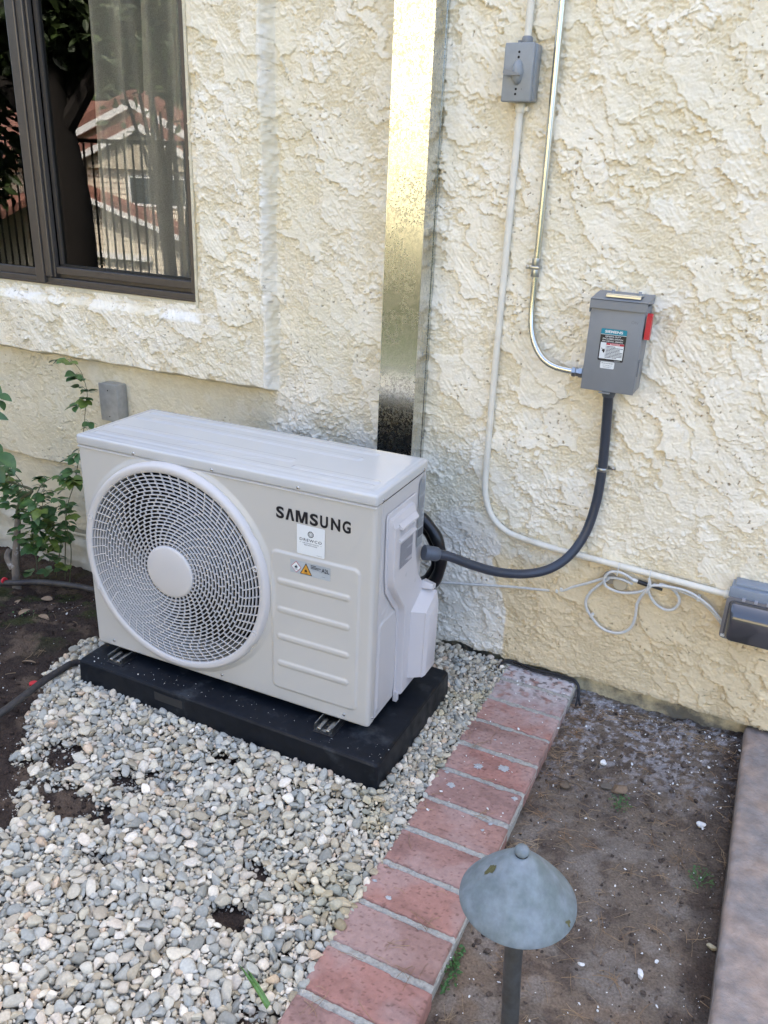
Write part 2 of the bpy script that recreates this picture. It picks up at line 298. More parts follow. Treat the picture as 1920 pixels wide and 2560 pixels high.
def wall():
    st=.0021; xs=np.arange(-2.42,1.02,st); zs=np.arange(.012,2.06,st); X,Z=np.meshgrid(xs,zs); 
    jag=lambda s,a: a*fbm(X*6,Z*6,2,s)
    # trim profile: L-shaped raised band round the window
    dtr=np.maximum.reduce([X-(-.815+jag(11,.006)), (.765+jag(12,.006))-Z])      # <0 inside band
    trim=ss(.012,-.011,dtr)
    # window opening reveal (recessed)
    # trowelled skip texture
    h,cover,pit=stucco(X,Z)
    # smoother zones
    right_low=ss(.0,.06,X)*ss(.46,.40,Z+.03*perlin(X*5,Z*5,90)); h=h*(1-.2*right_low)
    below=ss(-.80,-.86,X)*ss(.77,.75,Z); h=h*(1-.45*below)
    ll=ss(-1.0,-1.05,X)*ss(.322,.312,Z+jag(14,.006)); h=h*(1-.55*ll)+ll*(-.016)+ll*.0016*fbm(X*8,Z*60,3,91)
    h=h+.004*fbm(X*3,Z*3,2,95)
    band_l=ss(-.838,-.832,X+.004*fbm(X*8,Z*8,3,120))*ss(-.812,-.82,X)*ss(.74,.78,Z); h=h+band_l*.003
    sill=ss(-1.07,-1.09,X)*ss(1.015,.955,Z)*0
    y=-(h*1.95+trim*.050)
    # sloped rough sill under the window
    insill=(X<-1.06)*ss(.955,.985,Z); y=y+insill*.020
    keep=~((X<-1.100)&(Z>1.008))
    # colour (paint)
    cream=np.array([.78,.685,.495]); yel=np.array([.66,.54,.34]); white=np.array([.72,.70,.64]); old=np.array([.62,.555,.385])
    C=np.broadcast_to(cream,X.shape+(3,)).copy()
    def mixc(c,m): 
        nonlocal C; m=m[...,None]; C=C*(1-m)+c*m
    mixc(np.array([.89,.815,.66]),cover*.85)  # top coat's own paler tone, pushed to put relief contrast into the colour
    mixc(np.array([.78,.70,.51]),ss(-.05,.5,fbm(X*3.1,Z*3.1,3,102))*.45*(1-ss(.2,.8,X)))
    mixc(yel*(1+.10*cover[...,None]),ss(.44,.36,Z-.02*X+.05*fbm(X*6,Z*6,4,103))*ss(.021,.027,X+.002*fbm(X*40,Z*40,2,110)+ss(.16,.32,Z)*(.05+.07*fbm(X*9,Z*9,3,111)))*.95)
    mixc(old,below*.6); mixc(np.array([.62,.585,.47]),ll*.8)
    edge=ss(.027,.021,X+.002*fbm(X*40,Z*40,2,110)+ss(.16,.32,Z)*(.05+.07*fbm(X*9,Z*9,3,111))); mixc(np.array([.78,.73,.63]),ss(.52,.36,Z+.07*fbm(X*7,Z*7,4,104))*edge*ss(-.33,-.24,X)*.9)
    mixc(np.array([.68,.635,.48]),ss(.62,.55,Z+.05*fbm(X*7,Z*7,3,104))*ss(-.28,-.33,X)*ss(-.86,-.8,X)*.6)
    mixc(np.array([.86,.81,.71]),ss(.0,.15,fbm(X*7,Z*25,3,106))*(X<-1.0)*ss(.94,.955,Z)*ss(1.0,.985,Z)*.8)
    mixc(np.array([.86,.81,.71]),band_l*ss(-.3,.2,fbm(X*20,Z*5,3,107))*.6)
    mixc(np.array([.86,.83,.77]),ss(.30,.36,fbm(X*11,Z*11,4,108))*.15*ss(.45,.7,Z))
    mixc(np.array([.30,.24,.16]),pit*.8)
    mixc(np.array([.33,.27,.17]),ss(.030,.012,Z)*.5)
    Z=Z+np.clip(1-(Z-.012)/.04,0,1)*(.007*fbm(X*14,Z*0,4,130)+.003)
    side=4*trim*(1-trim); X=X+side*(X>-1.0)*(.0045*fbm(trim*3+7,Z*45,3,131)+.003*fbm(trim*1.2,Z*14,3,132)); Z=Z+side*(X<-.83)*(.003*fbm(X*45,trim*3,3,133))
    y=y-side*.003*fbm(X*60,Z*60,3,134)
    V=np.stack([X,y,Z],-1).reshape(-1,3); nx=len(xs); nz=len(zs)
    idx=np.arange(nx*nz).reshape(nz,nx); a=idx[:-1,:-1];b=idx[:-1,1:];c=idx[1:,1:];d=idx[1:,:-1]; k=keep[:-1,:-1]&keep[1:,1:]&keep[1:,:-1]&keep[:-1,1:]
    F=np.stack([a[k],b[k],c[k],d[k]],-1)
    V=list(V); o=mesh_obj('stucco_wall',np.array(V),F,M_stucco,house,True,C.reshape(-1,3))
wall()
mb=MB()   # the rest of the wall, its reveals and the roof edge
def slabw(x0,x1,z0,z1,y=0.0): mb.box((x0,y,z0),(x1,.16,z1))
slabw(-14,-2.42,0.0,4.0,-.002); slabw(1.02,12,0.0,4.0,-.002); slabw(-2.42,1.02,2.055,4.0,-.004); slabw(-1.08,1.02,.03,2.055,.008); slabw(-2.42,-1.08,.03,1.0,.022)
mb.box((-2.42,.010,.014),(1.02,.055,.022)); mb.build('plain_wall',M_stucco2,house)
MB().box((-14,.16,4.0),(12,8,4.15)).box((-14,-.10,3.99),(12,.2,4.13)).build('roof',mat('roof_board',(.35,.3,.24),.9),house)  # unseen roof slab, added to block the sun coming from behind the wall
MB().box((-2.42,-.036,1.0),(-1.09,.02,1.016)).box((-1.098,-.040,1.0),(-1.088,.03,2.06)).build('window_reveal',M_stucco2,house)
fx=np.arange(-.6,1.3,.006); fz=np.arange(-.12,.05,.006); FX,FZ=np.meshgrid(fx,fz); FY=.034-.006*fbm(FX*7,FZ*7,4,3)-.0025*fbm(FX*50,FZ*50,3,4)
def gridF(nz,nx):
    i=np.arange(nx*nz).reshape(nz,nx); return np.stack([i[:-1,:-1].ravel(),i[:-1,1:].ravel(),i[1:,1:].ravel(),i[1:,:-1].ravel()],-1)
mesh_obj('foundation',np.stack([FX,FY,FZ],-1).reshape(-1,3),gridF(*FX.shape),M_found,house,True)
fx=np.arange(-2.6,-.6,.008); fz=np.arange(-.26,.05,.008); FX,FZ=np.meshgrid(fx,fz); FY=.012-.008*fbm(FX*6,FZ*14,4,3)
mesh_obj('foundation',np.stack([FX,FY,FZ],-1).reshape(-1,3),gridF(*FX.shape),M_foundL,house,True)
# room behind the window
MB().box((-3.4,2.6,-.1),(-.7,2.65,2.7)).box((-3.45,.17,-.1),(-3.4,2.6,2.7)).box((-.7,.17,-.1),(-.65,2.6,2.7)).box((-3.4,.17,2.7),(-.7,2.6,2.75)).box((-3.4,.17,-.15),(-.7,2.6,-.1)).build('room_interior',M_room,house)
# window: frame > glass etc.
wf=MB()
wf.box((-2.6,-.034,1.016),(-1.092,.03,1.040),.002); wf.box((-1.118,-.034,1.04),(-1.094,.03,2.2),.002); wf.box((-2.6,-.036,2.2),(-1.09,.03,2.25),.002)
wf.box((-2.6,-.040,1.0165),(-1.096,-.0345,1.022)); wf.box((-2.6,-.012,1.0405),(-1.118,.0,1.052),.001)
wf.build('window_frame',M_bronze,house)
ms=MB().box((-1.792,-.046,1.020),(-1.752,-.008,2.2),.003).box((-1.7515,-.040,1.042),(-1.722,-.006,2.2),.003).box((-1.7215,-.030,1.042),(-1.712,-.010,2.2),.002); ms.build('window_mullion',M_bronze,house)
sa=MB().box((-2.6,-.030,1.041),(-1.793,-.012,1.066),.002); sa.build('window_sash',M_bronze,house)
sb=MB().box((-1.711,-.026,1.053),(-1.119,-.006,1.078),.002).box((-1.711,-.0055,1.078),(-1.695,.004,2.2)).box((-1.132,-.0055,1.078),(-1.119,.004,2.2)); sb.build('window_sash',M_bronze,house)
MB().box((-1.712,-.0058,1.078),(-1.119,.001,1.086)).box((-1.7105,-.0052,1.086),(-1.702,.002,2.2)).box((-1.128,-.0062,1.086),(-1.1185,.002,2.2)).build('window_gasket',M_bronzeD,house)
MB().add([(-1.700,.001,1.080),(-1.124,.001,1.080),(-1.124,.001,2.2),(-1.700,.001,2.2)],[(0,1,2,3)]).build('window_pane',M_glass,house,fix=False)
MB().add([(-2.6,-.019,1.066),(-1.79,-.019,1.066),(-1.79,-.019,2.2),(-2.6,-.019,2.2)],[(0,1,2,3)]).build('window_pane',M_glass,house,fix=False)
# curtain
n=260; m=40; xs=np.linspace(-1.565,-1.02,n); zz=np.linspace(1.02,2.4,m); X,Z=np.meshgrid(xs,zz)
Y=.085+.034*np.sin(X*2*np.pi/.115+.8*np.sin(Z*1.3)+.6*np.sin(X*9))+.008*np.sin(X*140+Z*2); X=X+.02*(1.9-Z)*0+.012*np.sin(X*25)
mesh_obj('curtain',np.stack([X-.03*(1.7-Z)*.6,Y,Z],-1).reshape(-1,3),gridF(m,n),M_curt,None,True,label='sheer grey linen curtain hanging in folds behind the right window pane',cat='curtain')
# ------------------------------------------------------------------ outdoor unit
UO=(-1.0019,-.683,.1215); UR=.019; UW,UH,UD=.88,.632,.301
unit=empty('air_conditioner',UO,UR,label='white outdoor air conditioner unit with a round fan grille standing on the black pad',cat='air conditioner')
GC=(.303,.312)
def sdrr(u,v,u0,v0,u1,v1,r):
    cx=(u0+u1)/2;cy=(v0+v1)/2;hx=(u1-u0)/2-r;hy=(v1-v0)/2-r; dx=np.abs(u-cx)-hx; dy=np.abs(v-cy)-hy
    return np.hypot(np.maximum(dx,0),np.maximum(dy,0))+np.minimum(np.maximum(dx,dy),0)-r
def front_panel():
    st=.0022; us=np.concatenate([np.arange(.0,.868,st),np.linspace(.868,.8792,12)]); vs=np.arange(.0,.604,st); U,V=np.meshgrid(us,vs)
    d=sdrr(U,V,.602,.042,.842,.436,.014); h=.0042*ss(.0045,-.0045,d)   # raised field
    h=h*1.0+.0012*np.exp(-(d/.003)**2)
    for v in (.357,.277,.198,.119):
        e=sdrr(U,V,.618,v-.007,.820,v+.007,.0069); h=h+.0034*ss(.0035,-.0035,e)
    r=np.hypot(U-GC[0],V-GC[1]); h=h+.006*ss(.312,.296,r)
    h=h-.002*ss(.004,.0,V)
    rr=.011; cu=np.clip(U-(UW-.0008-rr),0,rr); back=rr-np.sqrt(np.maximum(rr*rr-cu*cu,0)); cl=np.clip(.006-U,0,.006); back=back+.006-np.sqrt(np.maximum(.006**2-cl*cl,0))
    Y=-h+back+.0005*perlin(U*4,V*4,5)
    nx=len(us); nz=len(vs); idx=np.arange(nx*nz).reshape(nz,nx); keep=(r>.276)
    a,b,c,dd=idx[:-1,:-1],idx[:-1,1:],idx[1:,1:],idx[1:,:-1]; k=keep[:-1,:-1]&keep[1:,1:]&keep[1:,:-1]&keep[:-1,1:]
    mesh_obj('front_panel',np.stack([U,Y,V],-1).reshape(-1,3),np.stack([a[k],b[k],c[k],dd[k]],-1),M_ac,unit,True)
front_panel()
b=MB()
b.box((UW-.003,.011,.001),(UW-.0008,.030,.603),.0007)      # wrap of the front panel round the corner
b.box((.0,.004,.0),(.003,UD,.603)).box((.003,UD-.003,.0),(UW-.004,UD,.603)).box((.003,.012,.0),(UW-.004,UD-.003,.004))
b.build('cabinet',M_ac,unit)
MB().box((.02,UD-.002,.02),(UW-.13,UD+.004,.590)).build('rear_coil',M_fin,unit)
# right side panel with embossing (height field on x=UW)
st=.002; bs=np.arange(.0315,.3005,st); vs=np.arange(.002,.604,st); B,V=np.meshgrid(bs,vs)
d=sdrr(B,V,.046,.022,.150,.275,.010)+ss(0,.1,(V-.20)-(B-.02)*.9)*0; h=.0028*ss(.003,-.003,d)
for t in (.292,.317): h=h+.0016*np.exp(-(((V-t)-(B-.10)*.45)/.0022)**2)*ss(.052,.058,B)*ss(.115,.10,B)
e=np.abs(B-.040); h=h-.0018*np.exp(-(e/.0018)**2)*ss(.60,.59,V)
X=UW-.0015+h; nz,nx=B.shape; mesh_obj('side_panel',np.stack([X,B,V],-1).reshape(-1,3),gridF(nz,nx),M_acside,unit,True)
MB().box((UW-.008,.0295,.001),(UW-.0035,.0325,.603)).build('panel_seam',M_black,unit)
# lid
lid=MB().box((-.0025,-.0035,.6045),(UW+.0025,UD+.004,.6335),.0065,4); lo=lid.build('top_cover',M_lid,unit,True,angle=60)
us=np.arange(.006,UW-.006,.0022); bs=np.arange(.004,UD-.003,.0022); U,B=np.meshgrid(us,bs); h=np.zeros_like(U)
h+=.0022*ss(.0,.012,sdrr(U,B,-.2,-.2,1.2,.6,.01)*0+np.minimum.reduce([U-.006,UW-.006-U,B-.004,UD-.003-B]))
for (u0,b0,u1,b1) in ((.03,.030,.85,.052),(.035,.095,.60,.122),(.03,.193,.74,.218),(.03,.252,.76,.272),(.62,.060,.85,.084)):
    h+=.0026*ss(.004,-.004,sdrr(U,B,u0,b0,u1,b1,.010))
for (u,bb) in ((.30,.078),(.40,.078),(.50,.078)): h+=.0012*np.exp(-(((B-bb)-(U-u)*.3)/.0018)**2)*ss(.03,.02,np.abs(U-u))
h+=.0012*np.sin(U*7)*np.sin(B*9)
nz,nx=U.shape; mesh_obj('top_sheet',np.stack([U,B,.6330+h],-1).reshape(-1,3),gridF(nz,nx),M_lid,lo,True)
MB().box((-.001,-.0030,.5990),(UW+.0015,.01,.6022),.001).build('lid_lip',M_ac,unit)
MB().box((.0,-.0005,.6022),(UW-.0005,.01,.6046)).build('panel_seam',M_acside,unit)
# fan opening: shroud, coil, fan
sh=MB(); n=96; V=[];F=[]
for r,y in ((.279,-.006),(.272,.0),(.268,.04),(.272,.11),(.30,.13)):
    for k in range(n): a=2*math.pi*k/n; V.append((GC[0]+r*math.cos(a),y,GC[1]+r*math.sin(a)))
for i in range(4):
    for k in range(n): F.append((i*n+k,i*n+(k+1)%n,(i+1)*n+(k+1)%n,(i+1)*n+k))
sh.add(V,F).build('fan_shroud',M_ac,unit,True,fix=False)
MB().box((.004,.21,.005),(.61,.213,.60)).box((.60,.13,.005),(.604,.21,.60)).build('coil',M_fin,unit)
fan=MB(); 
for q in range(3):
    a0=q*2*math.pi/3+.4; rows=[]
    for i in range(9):
        t=i/8; r=.05+t*.205; row=[]
        for j in range(9):
            s=j/8; a=a0+(s-.5)*(1.25+.35*t)+.35*t; row.append((GC[0]+r*math.cos(a),.055+.055*s+.004*math.sin(3*s),GC[1]+r*math.sin(a)))
        rows.append(row)
    V=[p for r_ in rows for p in r_]; F=[(i*9+j,i*9+j+1,(i+1)*9+j+1,(i+1)*9+j) for i in range(8) for j in range(8)]; fan.add(V,F)
fan.lathe([(.001,.03),(.04,.032),(.052,.045),(.055,.11),(.02,.12)],(GC[0],0,GC[1]),'Y',28)
fan.build('fan',M_blade,unit,True,angle=50,fix=False)
# grille
g=MB()
def off(r): return -.0185-.0115*(1-(r/.275)**2)
radii=[.0735+i*(.2715-.0735)/20 for i in range(21)]
def ring(mb,r,w,dep,yo,n=120):
    V=[];F=[]
    for (dr,dy) in ((-w/2,0.001),(-w/4,0),(w/4,0),(w/2,0.001),(w/2,dep),(-w/2,dep)):
        for k in range(n): a=2*math.pi*k/n; V.append((GC[0]+(r+dr)*math.cos(a),yo+dy,GC[1]+(r+dr)*math.sin(a)))
    for i in range(6):
        for k in range(n): F.append((i*n+k,i*n+(k+1)%n,((i+1)%6)*n+(k+1)%n,((i+1)%6)*n+k))
    mb.add(V,F)
for r in radii[1:-1]: ring(g,r,.0026,.0055,off(r))
def spoke(mb,r0,r1,a,wd=.0024,da=0):
    c0,s0=math.cos(a),math.sin(a); c1,s1=math.cos(a+da),math.sin(a+da)
    P=[(GC[0]+r0*c0,GC[1]+r0*s0),(GC[0]+r1*c1,GC[1]+r1*s1)]; t=(P[1][0]-P[0][0],P[1][1]-P[0][1]); L=math.hypot(*t); nx,nz=-t[1]/L*wd/2,t[0]/L*wd/2
    V=[]
    for (px,pz),r in zip(P,(r0,r1)):
        y=off(r)+.0008
        for sx,dy in ((1,0),(-1,0),(-1,.0042),(1,.0042)): V.append((px+nx*sx,y+dy,pz+nz*sx))
    mb.add(V,[(0,1,5,4),(1,2,6,5),(2,3,7,6),(3,0,4,7)])
for i in range(20):
    r0,r1=radii[i],radii[i+1]
    if i>=15: n=60; ph=.016*(i-15); da=.016
    elif i>=9: n=50; ph=(i%2)*math.pi/50+.02*i; da=0
    else: n=36; ph=(i%2)*math.pi/36+.04*i; da=0
    for k in range(n): spoke(g,r0,r1,2*math.pi*k/n+ph,da=da)
go=g.build('fan_grille',M_grille,unit,False,fix=True)
rim=MB(); n=128; prof=((.2700,-.0105),(.2702,-.0185),(.2745,-.0215),(.2850,-.0225),(.2910,-.0195),(.2945,-.010),(.2960,-.0040),(.2960,.004))
V=[];F=[]
for r,y in prof:
    for k in range(n):
        a=2*math.pi*k/n; notch=.003 if (.50<a<.62 or 5.62<a<5.70) and r>.29 else 0
        V.append((GC[0]+(r-notch)*math.cos(a),y,GC[1]+(r-notch)*math.sin(a)))
for i in range(len(prof)-1):
    for k in range(n): F.append((i*n+k,i*n+(k+1)%n,(i+1)*n+(k+1)%n,(i+1)*n+k))
rim.add(V,F).build('grille_rim',M_grille,go,True,angle=70)
MB().lathe([(.0742,-.020),(.0742,-.0275),(.0725,-.0305),(.066,-.0325),(.03,-.0345),(.002,-.035)],(GC[0],0,GC[1]),'Y',48).build('hub_cap',M_grille,go,True,angle=60)
for (a,hh) in ((.040,.411),(.045,.200),(.565,.381),(.558,.196)):
    bs_=MB(); n=20; V=[];F=[]
    for r,y in ((.0075,-.016),(.0072,-.0225),(.0062,-.0235),(.0048,-.0225),(.0045,-.012)):
        for k in range(n): t=2*math.pi*k/n; V.append((a+r*math.cos(t),y,hh+r*math.sin(t)))
    for i in range(4):
        for k in range(n): F.append((i*n+k,i*n+(k+1)%n,(i+1)*n+(k+1)%n,(i+1)*n+k))
    bs_.add(V,F).lathe([(.0046,-.0135),(.0044,-.0128)],(a,0,hh),'Y',12); bs_.build('screw_boss',M_grille,go,True)
def screw(x,y,z,ax,parent,r=.0042,name='screw',m=None):
    s=-1 if ax=='Y' else 1
    MB().lathe([(r,0),(r,s*.0012),(r*.8,s*.0024),(r*.35,s*.003),(.0003,s*.0029)],(x,y,z),ax,14).build(name,m or M_screw,parent,True,angle=50)
for (a,hh,y) in ((.19,.613,-.0035),(.433,.613,-.0035),(.677,.614,-.0035),(.061,.019,.0),(.436,.019,.0),(.811,.018,.0)): screw(a,y,hh,'Y',unit)
for (bb,hh) in ((.030,.613),(.275,.613)): screw(UW+.0025,bb,hh,'X',unit,.0036)
screw(UW-.0006,.022,.018,'X',unit,.003); 
# lettering and stickers on the front
D=Decal(lambda u,v,o:(u,-.0006-o,v))
def fitglyph(ch,u0,u1,bold=.035): D.text('brand',ch,u0,.5245,u1,.5555,.0004,bold)
D.poly('brand',[(.669,.5248),(.6755,.5248),(.6760,.5435),(.6815,.5248),(.6890,.5248),(.6945,.5435),(.6950,.5248),(.7015,.5248),(.7015,.5552),(.6912,.5552),(.68525,.5340),(.6793,.5552),(.669,.5552)],.0004)
for ch,u0,u1 in (('S',.6145,.6365),('S',.7075,.7295),('U',.735,.756),('N',.764,.7885),('G',.7945,.8160)): fitglyph(ch,u0,u1)
D.poly('brand',[(.6405,.5248),(.6475,.5248),(.6535,.5475),(.6580,.5248),(.6650,.5248),(.6575,.5552),(.6490,.5552)],.0004)
D.g('brand').build('brand_lettering',M_ink,unit,fix=False); D.mb={}
D.rect('lab',.6725,.4445,.7487,.5215,.0009,.003); so_=D.g('lab').build('company_sticker',M_label,unit,fix=False); D.mb={}
for i in range(11):
    a=2*math.pi*i/11; cx,cz=.7105,.5000
    P=[(cx+r*math.cos(a+t),cz+r*math.sin(a+t)) for r,t in ((.0066,0),(.0086,.12),(.0080,.38),(.0070,.62),(.0060,.58),(.0062,.3))]; D.poly('t',P,.0013)
    P=[(cx+r*math.cos(a+t),cz+r*math.sin(a+t)) for r,t in ((.0015,-.9),(.0035,-.55),(.0062,-.05),(.0058,-.0),(.0030,-.42))]; D.poly('t',P,.0013)
D.text('t','DREWCO',.6805,.4805,.7405,.4875,.0013,.004,1.25)
D.text('t','AIR CONDITIONING',.688,.4745,.733,.4770,.0013,0,1.15); D.rect('t',.6800,.4757,.6845,.4761,.0013); D.rect('t',.7365,.4757,.7410,.4761,.0013)
D.text('t','805.875.6249',.693,.4693,.728,.4720,.0013,.004,1.1); D.lines('t2',.727,.745,.4478,.4495,1,.0013)
for k,m_ in (('t',M_ink),('t2',M_ink2)): D.g(k).build('printing',m_,so_,fix=False)
D.mb={}
O=.0044
D.rect('s',.656,.3905,.767,.4255,O); a2=D.g('s').build('hazard_sticker',mat('clear_sticker',(.44,.47,.48),.25),unit,fix=False); D.mb={}
D.poly('r',[(.6582,.408),(.6727,.3925),(.6872,.408),(.6727,.4235)],O+.0004); D.poly('w',[(.6600,.408),(.6727,.3945),(.6854,.408),(.6727,.4215)],O+.0008)
def flame(k,cx,cz,s,o): D.poly(k,[(cx+x*s,cz+y*s) for x,y in ((-.3,-1),(-.75,-.5),(-.8,.1),(-.45,.6),(-.4,.1),(-.1,.55),(-.05,1.2),(.35,.7),(.45,.15),(.65,.5),(.8,0),(.7,-.6),(.3,-1),(.25,-.55),(0,-.15),(-.2,-.55))],o)
flame('k',.6727,.4085,.0048,O+.0012); D.rect('k',.6680,.4015,.6775,.4022,O+.0012)
D.poly('k',[(.6833,.3928),(.7172,.3928),(.7002,.4240)],O+.0004); D.poly('o',[(.6862,.3946),(.7143,.3946),(.7002,.4205)],O+.0008)
flame('k',.7002,.4035,.0046,O+.0012); D.rect('k',.6945,.3968,.7058,.3976,O+.0012)
D.rect('w2',.7125,.4085,.7660,.4240,O+.0006); 
for i,(v,u1) in enumerate(((.4205,.742),(.4165,.7415),(.4130,.735))): D.lines('k',.714,u1,v-.0006,v+.0022,1,O+.0012,seed=i+4,th=.6)
D.text('k','A2L',.7435,.4095,.7640,.4205,O+.0012,.01); D.lines('k',.744,.755,.3975,.3990,1,O+.0012,seed=8)
for k,m_ in (('r',M_red),('w',M_label),('k',M_ink),('o',M_orange),('w2',M_label2)): D.g(k).build('printing',m_,a2,fix=False)
# side labels
S=Decal(lambda u,v,o:(UW+.0006+o,u,v))
S.poly('b',[(.256,.400),(.297,.400),(.297,.592),(.272,.592),(.256,.58)],.0004); sl_=S.g('b').build('rating_label',M_label2,unit,fix=False); S.mb={}
S.lines('k',.259,.294,.545,.588,9,.0008,3); S.lines('k',.259,.294,.455,.54,17,.0008,5,th=.45,gap=.5); S.rect('k',.259,.427,.294,.450,.0008); S.lines('k',.259,.294,.402,.424,4,.0008,6)
S.g('k').build('printing',M_ink2,sl_,fix=False); S.mb={}
# service cover
def P3(poly,o): return [(UW+o,b_,h_) for b_,h_ in poly]
def inset(poly,d):
    out=[]; n=len(poly)
    for i in range(n):
        p0,p1,p2=Vector(poly[i-1]),Vector(poly[i]),Vector(poly[(i+1)%n]); e1=(p1-p0).normalized(); e2=(p2-p1).normalized(); n1=Vector((-e1.y,e1.x)); n2=Vector((-e2.y,e2.x)); bb=(n1+n2); bb=bb/max(bb.length,1e-6); out.append(tuple(p1+bb*d/max(.5,bb.dot(n1))))
    return out
base=[(.151,.000),(.297,.002),(.3000,.280),(.292,.297),(.262,.330),(.245,.37),(.232,.43),(.228,.565),(.062,.565),(.055,.555),(.058,.405),(.066,.355),(.100,.312),(.137,.272),(.144,.250)]
low=MB().loft([P3(base,.0003),P3(base,.003),P3(inset(base,.0015),.0042)]); 
up=[(.158,.005),(.272,.003),(.290,.035),(.295,.276),(.286,.288),(.262,.318),(.236,.345),(.214,.40),(.200,.470),(.199,.552),(.064,.552),(.062,.540),(.066,.402),(.075,.366),(.110,.322),(.146,.280),(.153,.255)]
top_=[(b_,h_ if h_<.54 else .536) for b_,h_ in up]
low.loft([P3(up,.003),P3(inset(up,.0022),.012),P3(inset(top_,.004),.0185),P3(inset(top_,.0065),.0205)])
sc=low.build('service_cover',M_acplastic,unit,True,angle=28)
cut=MB().loft([[(UW+.030,b_,h_) for b_,h_ in ((.095,.490),(.186,.488),(.190,.512),(.170,.521),(.130,.525),(.097,.524))],[(UW+.004,b_,h_) for b_,h_ in ((.099,.508),(.183,.506),(.186,.511),(.170,.519),(.130,.522),(.100,.522))]]).build('cutter',M_acplastic)
bpy.context.view_layer.update(); cut.parent=unit; bpy.context.view_layer.update(); boolean(sc,cut); sc.data.polygons.foreach_set('use_smooth',np.ones(len(sc.data.polygons),bool)); sc.data.set_sharp_from_angle(angle=R(28))
MB().loft([P3([(.088,.5225),(.193,.5205),(.193,.5330),(.088,.5350)],.0195),P3([(.090,.5200),(.190,.5170),(.190,.5225),(.090,.5250)],.0300)]).loft([P3([(.090,.4850),(.190,.4830),(.190,.4925),(.090,.4945)],.0195),P3([(.092,.4860),(.188,.4840),(.188,.4875),(.092,.4895)],.0270)]).build('grip_lip',M_acplastic,sc,True,angle=40)
hoodA=[(.196,.040),(.293,.040),(.296,.285),(.288,.292),(.196,.244)]; hoodB=[(.214,.043),(.291,.043),(.292,.268),(.286,.276),(.216,.240)]; hoodC=[(.222,.047),(.288,.047),(.288,.240),(.284,.245),(.224,.233)]
def dens(p,o): return P3(p,o)
MB().loft([dens(hoodA,.0195),dens(hoodB,.052),dens(hoodB,.056),dens(hoodC,.0625),dens(inset(hoodC,.003),.064)]).build('cover_hood',M_acplastic,sc,True,angle=30)
MB().loft([P3([(.262,.286),(.296,.279),(.297,.298),(.268,.306)],.019),P3([(.266,.286),(.292,.279),(.293,.292),(.272,.299)],.050)]).build('cover_hood',M_acplastic,sc,True,angle=30)
MB().box((UW+.0002,.150,-.012),(UW+.012,.164,.018),.001).build('cover_latch',M_acplastic,sc)
for (b_,h_) in ((.150,.375),(.215,.330)): MB().lathe([(.0055,.0208),(.005,.0212),(.0042,.0212),(.001,.0213)],(UW,b_,h_),'X',16).build('screw_cap',M_acside,sc,True)
S2=Decal(lambda u,v,o:(UW+.0207+o,u,v)); S2.rect('b',.100,.408,.178,.478,.0004,.001); l2=S2.g('b').build('wiring_label',mat('matt_label',(.44,.43,.45),.4),sc,fix=False); S2.mb={}
S2.lines('k',.102,.176,.410,.476,15,.0009,2,th=.42); S2.g('k').build('printing',M_ink2,l2,fix=False)
# mounting feet (slotted rails under the unit)
for a in (.098,.775):
    f=MB(); f.box((a-.026,-.044,-.0215),(a+.026,.335,-.0185)); f.box((a-.026,-.044,-.0185),(a-.0235,.335,-.0015)); f.box((a+.0235,-.044,-.0185),(a+.026,.335,-.0015)); f.box((a-.026,.004,-.0015),(a+.026,.30,-.0002))
    f.box((a-.018,-.046,-.0185),(a-.007,.0,-.010),.002).box((a+.007,-.046,-.0185),(a+.018,.0,-.010),.002)
    fo=f.build('mounting_foot',M_zinc,unit)
    MB().lathe([(.008,-.0182),(.008,-.0178)],(a,-.026,0),'Z',16).build('slot',M_black,fo)
    MB().box((a-.029,-.049,-.0242),(a+.029,.339,-.0217),.001).build('rubber_strip',M_blk,fo)
# pad
pad=MB(); us=np.arange(0,1.0001,1/60)
px0,px1,py0,py1=-1.013,-.050,-.758,-.282
def padring(z,ins,r=.009):
    P=[]
    for cx,cy,a0 in ((px1-ins-r,py0+ins+r,-90),(px1-ins-r,py1-ins-r,0),(px0+ins+r,py1-ins-r,90),(px0+ins+r,py0+ins+r,180)):
        for i in range(6): a=R(a0+i*18); P.append((cx+r*math.cos(a),cy+r*math.sin(a),z))
    return P
pad.loft([padring(-.05,-.004),padring(.075,0),padring(.089,.0012),padring(.0945,.0045),padring(.0968,.010)])
po=pad.build('equipment_pad',M_pad,None,True,angle=25,label='black plastic equipment pad under the outdoor unit, half sunk in gravel',cat='equipment pad')
D3=MB().box((-.735,-.7592,.055),(-.640,-.7579,.080)).build('pad_label',mat('black_label',(.02,.02,.021),.5),po)
# ------------------------------------------------------------------ galvanised line cover
duct=empty('metal_duct',(-.348,0,0),label='tall galvanised sheet metal duct fixed upright to the wall behind the outdoor unit',cat='duct')
dx=lambda a:a+.348
d=MB(); zs_=np.linspace(.33,3.2,40)
V=[];F=[]
pr=[(-.405,-.004),(-.405,-.0885),(-.4042,-.0900),(-.2918,-.0900),(-.291,-.0885),(-.291,-.004)]
for z in zs_:
    for x,y in pr: V.append((dx(x),y,z))
n=6
for i in range(len(zs_)-1):
    for k in range(5): F.append((i*n+k,i*n+k+1,(i+1)*n+k+1,(i+1)*n+k))
d.add(V,F).build('sheet_cover',M_duct,duct,fix=False)
MB().box((dx(-.2905),-.018,.33),(dx(-.2895),-.002,3.2)).build('flange',M_duct,duct)
screw(dx(-.289),-.010,.690,'X',duct,.003); screw(dx(-.289),-.010,1.9,'X',duct,.003)
